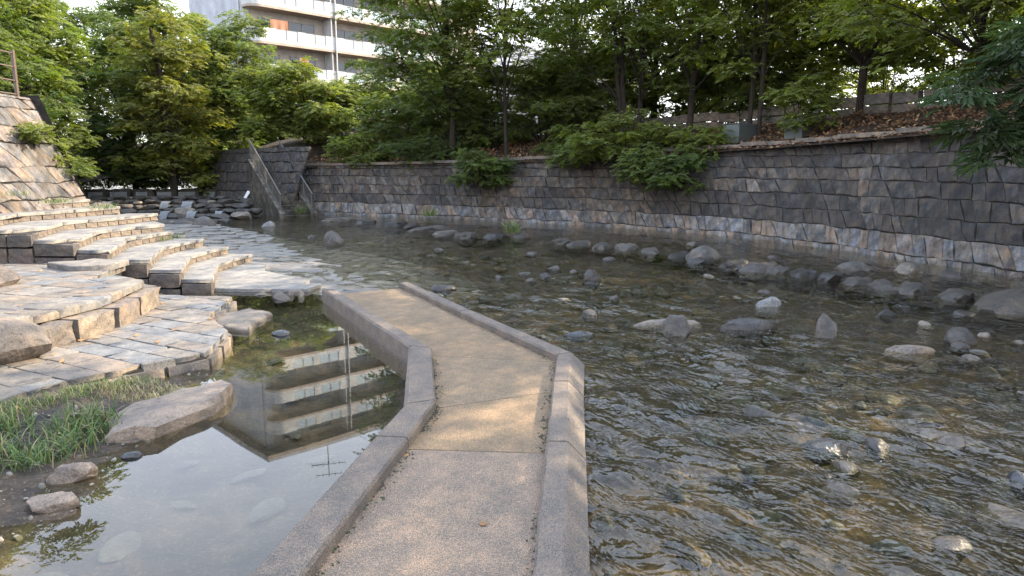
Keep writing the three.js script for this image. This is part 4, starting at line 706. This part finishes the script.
// tree whose branch hangs into view
{
  const o = tag(group('evergreen_tree'), 'evergreen with long glossy leaves hanging low over the wall', 'tree'), r = mul(77), p = V(9.9, by(9.9, -8.6), -8.6); o.position.copy(p);
  const wood = [tubeGeo([V(0, -0.3, 0), V(-0.3, 1.2, 0), V(-0.2, 2.6, 0.2), V(0.1, 4.5, 0.2)], 0.16, 0.06, 8, 7)], cls = [];
  const tips = [[-3.9, 0.55, -0.5], [-3.5, 0.15, -0.6], [-3.3, -0.15, -0.4], [-3.0, 0.5, -0.2], [-2.8, 0.1, -0.6], [-3.6, 0.8, -0.8], [-3.1, 1.0, -0.5], [-2.5, 0.9, 0], [-2.4, 0.4, -0.3], [-2.2, 1.4, -0.2], [-1.8, 0.8, 0], [-1.8, 1.8, 0.4], [-1.2, 2.4, 0.5], [-0.6, 3.4, 0], [0.6, 3.8, 0.5], [0.5, 4.6, -0.3], [-0.8, 4.3, 0.8], [-1.5, 3.2, -0.8], [-2.6, 1.3, -0.9], [-2.9, 0.35, -0.9]];
  for (const t of tips) { const e = V(t[0] - 0.4, t[1] - 0.5, t[2]), s = V(-0.25, 1.3 + r() * 1.2, 0.1); wood.push(tubeGeo([s, s.clone().lerp(e, 0.5).add(V(0, 0.45, 0)), e], 0.045, 0.008, 7, 5)); cls.push(e, s.clone().lerp(e, 0.82).add(V(0, 0.2, 0))); }
  obj('trunk', mergeGeometries(wood), M.bark, o); crownMesh(cls, o, LEAF.laurel, r, 40, 0.36, 0.19, LONG);
}
// shrubs hanging over the wall
const shrub = (label, x, y, z, rx, ry, rz, n, mat, seed, size = 0.22) => { const o = tag(group('shrub'), label, 'shrub'), r = mul(seed), cls = [], wood = []; o.position.set(x, y, z); for (let i = 0; i < n; i++) { const a = r() * 6.3, d = Math.sqrt(r()), p = V(Math.cos(a) * d * rx, (0.04 + r() * 0.96) * ry * (1.1 - d * 0.5), Math.sin(a) * d * rz); cls.push(p); if (i % 2 === 0) wood.push(tubeGeo([V(p.x * 0.15, -0.15, p.z * 0.15), V(p.x * 0.5, p.y * 0.6, p.z * 0.5), p], 0.02, 0.006, 4, 4)); } obj('stem', mergeGeometries(wood), M.bark, o); crownMesh(cls, o, mat, r, 33, size < 0.2 ? 0.2 : 0.34, size, SPRIG, 'foliage'); return o; };
shrub('leafy shrub spilling over the wall top below the spreading tree', 3.6, 1.8, -21.9, 1.7, 1.6, 0.9, 52, LEAF.glowTone, 501);
shrub('shrub drooping down the wall face beside the leafy shrub', 4.75, 1.15, -20.2, 0.6, 1.3, 0.5, 22, LEAF.shadeTone, 502);
shrub('dark green bush hanging down the wall below the thin straight trunk', -1.1, 1.15, -24.6, 0.9, 1.3, 0.6, 28, LEAF.shadeTone, 503);
shrub('trailing shrub on the wall top between the spilling shrub and the drooping one', 2.4, 1.75, -22.9, 1.1, 1.1, 0.6, 28, LEAF.midTone, 511);
shrub('low bush on the wall top beside the planter boxes', 5.5, 2.05, -20.7, 0.9, 0.9, 0.6, 22, LEAF.glowTone, 512);
shrub('creeper hanging under the spilling shrub', 3.9, 1.3, -20.9, 0.7, 1.0, 0.5, 20, LEAF.midTone, 513);
shrub('young bright shrub growing from the smaller planter box', 7.6, by(7.55, -19) + 0.3, -19.0, 0.5, 1.3, 0.5, 16, LEAF.glowTone, 504);
shrub('pale bush on the wall top by the stair flight', -6.2, 1.9, -28.6, 1.1, 1.2, 0.7, 26, LEAF.glowTone, 505);
shrub('bush under the full dark tree on the wall top', -3.6, 1.9, -27.2, 1.3, 1.0, 0.7, 30, LEAF.shadeTone, 506);
shrub('ivy-like growth sunlit on the corner of the embankment', -8.55, 1.75, -13.3, 0.16, 0.6, 0.2, 8, LEAF.glowTone, 507, 0.12);
shrub('light weedy bush on the embankment top edge', -8.45, 2.1, -12.7, 0.2, 0.4, 0.3, 9, LEAF.glowTone, 508, 0.12);
shrub('small weed bush at the foot corner of the embankment', -8.25, 1.5, -13.5, 0.15, 0.4, 0.15, 5, LEAF.midTone, 509, 0.12);
for (let i = 0; i < 19; i++) { const p = bankAt(9 + i * 1.75, 5.2 + (i % 3) * 0.9), s = shrub('bush in the hedge behind the low block wall', p.x, p.y, p.z, 1.5, 3.9, 1.3, 46, [LEAF.glowTone, LEAF.midTone][i % 2], 520 + i, 0.3); s.userData.group = 'hedge behind the low block wall'; }
[['tall leafy bush behind the full dark tree on the bank', -4.6, -29.6, 3.4], ['tall bush filling the gap under the full dark tree', -2.4, -28.6, 3.0], ['tall bush between the thin straight trunk and the full dark tree', -0.9, -28.2, 3.2], ['tall bush behind the thin straight trunk', 1.2, -27.2, 3.4], ['tall bush between the thin straight trunk and the spreading tree', 2.4, -25.2, 2.6]].forEach(([l, x, z, h], i) => shrub(l, x, by(x, z), z, 1.4, h, 1.1, 44, [LEAF.midTone, LEAF.shadeTone][i % 2], 590 + i, 0.28));
// trees on the far and left side
const F = 'trees round the cascade';
tree('bushy_tree', 'sunlit round bushy tree on the wall by the stair flight', F, [-9.2, by(-9.2, -32), -32], { h: 3.9, tr: 0.12, crown: [2.5, 1.7, 2], cy: 0.55, lobes: 13, cl: 8, per: 44, mat: LEAF.glowTone, seed: 61, low: 0.1 });
tree('broadleaf_tree', 'grey-green tree standing before the end wall of the apartment block', F, [-13.4, 2.3, -35], { h: 6.6, tr: 0.12, crown: [1.9, 3.0, 1.8], cy: 0.55, lobes: 14, cl: 8, per: 40, mat: LEAF.midTone, seed: 62, low: 0.2 });
tree('waterside_tree', 'yellow-leaved tree arching over the cascade', F, [-14.9, 0.4, -31.8], { h: 8, tr: 0.13, crown: [1.9, 3.9, 1.8], cy: 0.52, lobes: 17, cl: 7, per: 34, mat: LEAF.willow, seed: 63, stems: 3, lean: 0.5, low: 0.15 });
tree('broadleaf_tree', 'tall rounded tree behind the yellow-leaved tree', F, [-21.5, 0.8, -44], { h: 12, tr: 0.2, crown: [3.4, 5, 3.4], cy: 0.58, lobes: 18, cl: 10, per: 32, size: 0.44, rad: 0.8, mat: LEAF.midTone, seed: 64, low: 0.2 });
tree('dense_tree', 'dense dark tree over the head of the cascade', F, [-18.2, 0.9, -34.5], { h: 8, tr: 0.16, crown: [2.6, 4, 2.2], cy: 0.5, lobes: 18, cl: 9, per: 42, mat: LEAF.shadeTone, seed: 65, low: 0.22 });
tree('dense_tree', 'dense dark tree behind the end of the embankment', F, [-18.5, 1.6, -27.5], { h: 7.6, tr: 0.16, crown: [2.4, 3.7, 2.2], cy: 0.5, lobes: 17, cl: 9, per: 42, mat: LEAF.midTone, seed: 66, low: 0.22 });
tree('broadleaf_tree', 'light green tree behind the brown metal fence', F, [-15.2, 2.4, -18.5], { h: 7, tr: 0.15, cx: 0.4, crown: [2.8, 2.2, 2.4], cy: 0.72, lobes: 13, cl: 8, per: 42, mat: LEAF.glowTone, seed: 67 });
tree('dense_tree', 'dark leafy tree low behind the brown metal fence', F, [-17, 1.8, -22], { h: 5.6, tr: 0.14, crown: [2.6, 2.6, 2.2], cy: 0.5, lobes: 14, cl: 9, per: 40, mat: LEAF.shadeTone, seed: 68, low: 0.2 });
[[-24, -33, 9, 'shadeTone'], [-27, -40, 11, 'midTone'], [-15.8, -41, 6.5, 'shadeTone'], [-12.2, -44, 4.3, 'midTone'], [-24, -25, 8, 'shadeTone'], [-30, -52, 13, 'midTone'], [-21, -52, 7.5, 'midTone']].forEach(([x, z, h, m], i) => tree('dense_tree', 'background tree closing the view behind the cascade', 'trees behind the cascade', [x, 1.4, z], { h, tr: 0.16, crown: [3.2, h * 0.48, 3], cy: 0.5, lobes: 15, cl: 9, per: 26, size: 0.44, rad: 0.8, mat: LEAF[m], seed: 80 + i, low: 0.25 }));
[[-19.5, -30.2], [-17.2, -33.2], [-15.9, -34.4], [-13.6, -33.8], [-20.5, -26.5], [-16.4, -36.5], [-19, -33.5]].forEach(([x, z], i) => { const s = shrub('leafy bush on the bank behind the cascade', x, 0.9, z, 1.5, 1.9, 1.0, 26, LEAF.shadeTone, 560 + i, 0.32); s.userData.group = 'bushes behind the cascade'; });
{ // leaf litter on the bank
  const r = mul(97), n = 26000, g = geoFrom([0, 0, 0, 0.5, 0.06, 0.22, 1, 0, 0, 0.5, 0.06, -0.22], [0, 1, 2, 0, 2, 3]), im = new THREE.InstancedMesh(g, std({ color: L(1, 1, 1), roughness: 0.8 }), n), m = new THREE.Matrix4(), q = new THREE.Quaternion(), e = new THREE.Euler(), c = new THREE.Color();
  for (let i = 0; i < n; i++) { const u = 8 + r() * 33, p = bankAt(u, 1.0 + r() * 3.4), s = 0.07 + r() * 0.09; e.set((r() - 0.5) * 1.2, r() * 6.3, (r() - 0.5) * 1.2); m.compose(V(p.x, p.y + 0.015 + r() * 0.03, p.z), q.setFromEuler(e), V(s, s, s)); im.setMatrixAt(i, m); const k = 0.6 + r() * 0.8, w = r(); im.setColorAt(i, w < 0.6 ? c.setRGB(0.22 * k, 0.115 * k, 0.06 * k) : w < 0.85 ? c.setRGB(0.32 * k, 0.2 * k, 0.1 * k) : c.setRGB(0.1 * k, 0.07 * k, 0.05 * k)); }
  im.name = 'leaf_litter'; scene.add(im); kind(im, 'stuff', 'brown fallen leaves covering the bank slope'); im.userData.category = 'leaves';
}
console.log('trees done', leafCount);
// ---------------------------------------------------------------- apartment block
{
  const o = tag(group('apartment_block'), 'pale apartment block with rounded balconies behind the trees', 'building');
  o.position.set(-21.8, 0, -60); o.rotation.y = Math.PI / 4;
  const wall = std({ color: L(0.45, 0.4, 0.35), map: plasterMap }), white = std({ color: L(0.6, 0.595, 0.58), map: plasterMap, roughness: 0.7 }), grey = std({ color: L(0.5, 0.52, 0.56), map: plasterMap }), soffit = std({ color: L(0.45, 0.36, 0.29), map: plasterMap });
  const frame = std({ color: L(0.2, 0.17, 0.15), roughness: 0.5 }), glass = phy({ color: L(0.05, 0.06, 0.07), roughness: 0.08, metalness: 0.1, ior: 1.5 }), frost = phy({ color: L(0.3, 0.37, 0.41), roughness: 0.3, ior: 1.5 });
  const X1 = 27, zf = -1.5, Y0 = 3.3, SH = 2.9, NF = 7, top = Y0 + NF * SH;
  obj('wall', bxGeo(X1 - 1.2, top - 1.6, 11, (X1 + 1.2) / 2, (top + 1.6) / 2, zf - 5.5), wall, o);
  obj('end_wall', bxGeo(0.5, top - 1.6, 11.2, 0.95, (top + 1.6) / 2, zf - 5.55), grey, o);
  obj('drainpipe', new THREE.CylinderGeometry(0.07, 0.07, top - 2, 8).translate(0.62, top / 2 + 1, zf - 0.6), white, o);
  const roof = obj('roof', bxGeo(X1 + 1.2, 0.35, 13.4, X1 / 2 + 0.3, top + 0.1, zf - 4.9), soffit, o);
  obj('parapet', bxGeo(X1 + 0.6, 0.5, 12.6, X1 / 2 + 0.3, top + 0.52, zf - 5), grey, roof);
  const bays = [[0.6, 8.2], [8.2, 15.6], [15.6, 23]];
  for (let f = 0; f < NF; f++) {
    const y = Y0 + f * SH;
    bays.forEach(([a, b], k) => {
      const bal = group('balcony', o), w = b - a, sh = new THREE.Shape(), rr = k === 0 ? 1.1 : 0.02;
      sh.moveTo(a, -zf); sh.lineTo(a, rr); sh.absarc(a + rr, rr, rr, Math.PI, Math.PI * 1.5, false); sh.lineTo(b - 0.02, 0); sh.lineTo(b - 0.02, -zf); sh.closePath();
      const pl = (s, d) => boxUV(new THREE.ExtrudeGeometry(s, { depth: d, bevelEnabled: false, curveSegments: 10 }).rotateX(-Math.PI / 2).scale(1, 1, 1)).applyMatrix4(new THREE.Matrix4().makeScale(1, 1, 1));
      // plan: shape y runs inwards, world z = -shape y
      const slab = obj('slab', pl(sh, 0.2).translate(0, y, 0), soffit, bal);
      const rim = new THREE.Shape(); rim.moveTo(a, -zf); rim.lineTo(a, rr); rim.absarc(a + rr, rr, rr, Math.PI, Math.PI * 1.5, false); rim.lineTo(b - 0.02, 0); rim.lineTo(b - 0.02, 0.14); rim.lineTo(a + rr, 0.14); rim.absarc(a + rr, rr, Math.max(rr - 0.14, 0.01), Math.PI * 1.5, Math.PI, true); rim.lineTo(a + 0.14, -zf); rim.closePath();
      obj('parapet', pl(rim, 0.25).translate(0, y + 0.2, 0), white, bal);
      // parapet piers between frosted panels
      const panels = k === 0 ? [[2.2, 4.2], [4.9, 6.9]] : [[1.2, 3.2], [4.2, 6.6]]; let x = a + (k === 0 ? 1.1 : 0.02);
      if (k === 0) { const q = new THREE.Shape(); q.moveTo(a, -zf); q.lineTo(a, rr); q.absarc(a + rr, rr, rr, Math.PI, Math.PI * 1.5, false); q.lineTo(a + rr, 0.14); q.absarc(a + rr, rr, rr - 0.14, Math.PI * 1.5, Math.PI, true); q.lineTo(a + 0.14, -zf); q.closePath(); obj('corner_parapet', pl(q, 0.85).translate(0, y + 0.45, 0), white, bal); }
      for (const [p0, p1] of [...panels, [w - 0.02, w]]) {
        if (a + p0 - x > 0.05) obj('pier', bxGeo(a + p0 - x, 0.85, 0.14, (x + a + p0) / 2, y + 0.875, -0.07), white, bal);
        if (p1 < w) for (let q = 0; q < 2; q++) { const pw = (p1 - p0) / 2; obj('panel', bxGeo(pw - 0.06, 0.8, 0.03, a + p0 + pw * (q + 0.5), y + 0.86, -0.06), frost, bal); }
        if (p1 < w) obj('panel_frame', mergeGeometries([bxGeo(p1 - p0, 0.04, 0.06, a + (p0 + p1) / 2, y + 1.28, -0.06), bxGeo(0.07, 0.85, 0.08, a + (p0 + p1) / 2, y + 0.87, -0.05), bxGeo(0.07, 0.85, 0.08, a + p0, y + 0.87, -0.05), bxGeo(0.07, 0.85, 0.08, a + p1, y + 0.87, -0.05)]), frame, bal);
        x = a + p1;
      }
      // windows behind
      for (const [c, ww] of k === 0 ? [[2.3, 1.7], [5.4, 2.4]] : [[2.2, 2.2], [5.2, 2.2]]) {
        const wd = obj('window', mergeGeometries([bxGeo(ww + 0.12, 0.07, 0.1, a + c, y + 2.35, zf + 0.03), bxGeo(ww + 0.12, 0.07, 0.1, a + c, y + 0.27, zf + 0.03), bxGeo(0.07, 2.1, 0.1, a + c - ww / 2, y + 1.3, zf + 0.03), bxGeo(0.07, 2.1, 0.1, a + c + ww / 2, y + 1.3, zf + 0.03), bxGeo(0.06, 2.1, 0.1, a + c, y + 1.3, zf + 0.03)]), frame, o);
        for (const s of [-1, 1]) obj('pane', bxGeo(ww / 2 - 0.08, 2.0, 0.03, a + c + s * ww / 4, y + 1.3, zf + 0.02 + s * 0.012), glass, wd);
      }
      if (k) obj('divider', bxGeo(0.12, SH - 0.22, 1.3, a, y + 1.55, zf / 2 - 0.05), white, bal);
      if (k) obj('downpipe', new THREE.CylinderGeometry(0.06, 0.06, SH - 0.02, 8).translate(a + 0.3, y + 1.45, 0.07), white, bal);
    });
  }
  // things out on the balconies
  const cloth = (label, x, f, w, h, col) => { const g = new THREE.PlaneGeometry(w, h, 24, 4), p = g.attributes.position; for (let i = 0; i < p.count; i++) p.setZ(i, Math.sin(p.getX(i) * 9) * 0.04 * (0.6 - p.getY(i) / h)); g.computeVertexNormals(); const m = obj('laundry', g, std({ color: L(...col) })); m.position.copy(V(x, Y0 + f * SH + 1.75, -0.55).applyAxisAngle(V(0, 1, 0), Math.PI / 4).add(o.position)); m.rotation.y = Math.PI / 4; tag(m, label, 'laundry'); };
  cloth('row of brown laundry hung on an upper rounded balcony', 3.4, 3, 1.6, 0.8, [0.26, 0.12, 0.07]);
  cloth('single brown cloth hung on the balcony one floor below the brown laundry', 5.6, 2, 0.9, 0.9, [0.2, 0.1, 0.055]);
  const an = tag(group('roof_antenna'), 'television antenna mast on the apartment block roof', 'antenna'); an.position.copy(V(7, top + 0.7, -2).applyAxisAngle(V(0, 1, 0), Math.PI / 4).add(o.position)); an.rotation.y = 0.3;
  obj('mast', barGeo(V(0, 0, 0), V(0, 4.2, 0), 0.05), M.steel, an);
  for (const [y, n, w] of [[4.0, 5, 1.2], [2.9, 7, 1.6]]) { const bm = obj('boom', barGeo(V(-w, y, 0), V(w, y, 0), 0.03), M.steel, an); for (let i = 0; i < n; i++) { const x = lerp(-w, w, i / (n - 1)); obj('element', barGeo(V(x, y, -0.5), V(x, y, 0.5), 0.018, 5), M.steel, bm); } }
}
{ // house glimpsed through the bank trees
  const o = tag(group('house'), 'white-walled house with grey roof glimpsed between the bank trees', 'house'); o.position.set(3, 2.6, -46); o.rotation.y = 0.2;
  const w = std({ color: L(0.75, 0.74, 0.71), map: plasterMap }); obj('wall', bxGeo(9, 5, 7, 0, 2.2, 0), w, o);
  const s = new THREE.Shape([new THREE.Vector2(-4.2, 0), new THREE.Vector2(4.2, 0), new THREE.Vector2(0, 1.9)]); obj('roof', boxUV(new THREE.ExtrudeGeometry(s, { depth: 10, bevelEnabled: false }).rotateY(Math.PI / 2).translate(-5, 4.7, 0)), std({ color: L(0.2, 0.2, 0.21), roughness: 0.7 }), o);
  for (const x of [-2.8, 0, 2.8]) { const wd = obj('window', bxGeo(1.5, 1.3, 0.08, x, 3.2, 3.53), std({ color: L(0.3, 0.3, 0.3) }), o); obj('pane', bxGeo(1.3, 1.1, 0.04, x, 3.2, 3.57), std({ color: L(0.06, 0.07, 0.08), roughness: 0.1 }), wd); }
}
console.log('buildings done');
scene.traverse((o) => { if (o.isMesh) { o.castShadow = o.receiveShadow = true; } });
renderer.render(scene, camera);
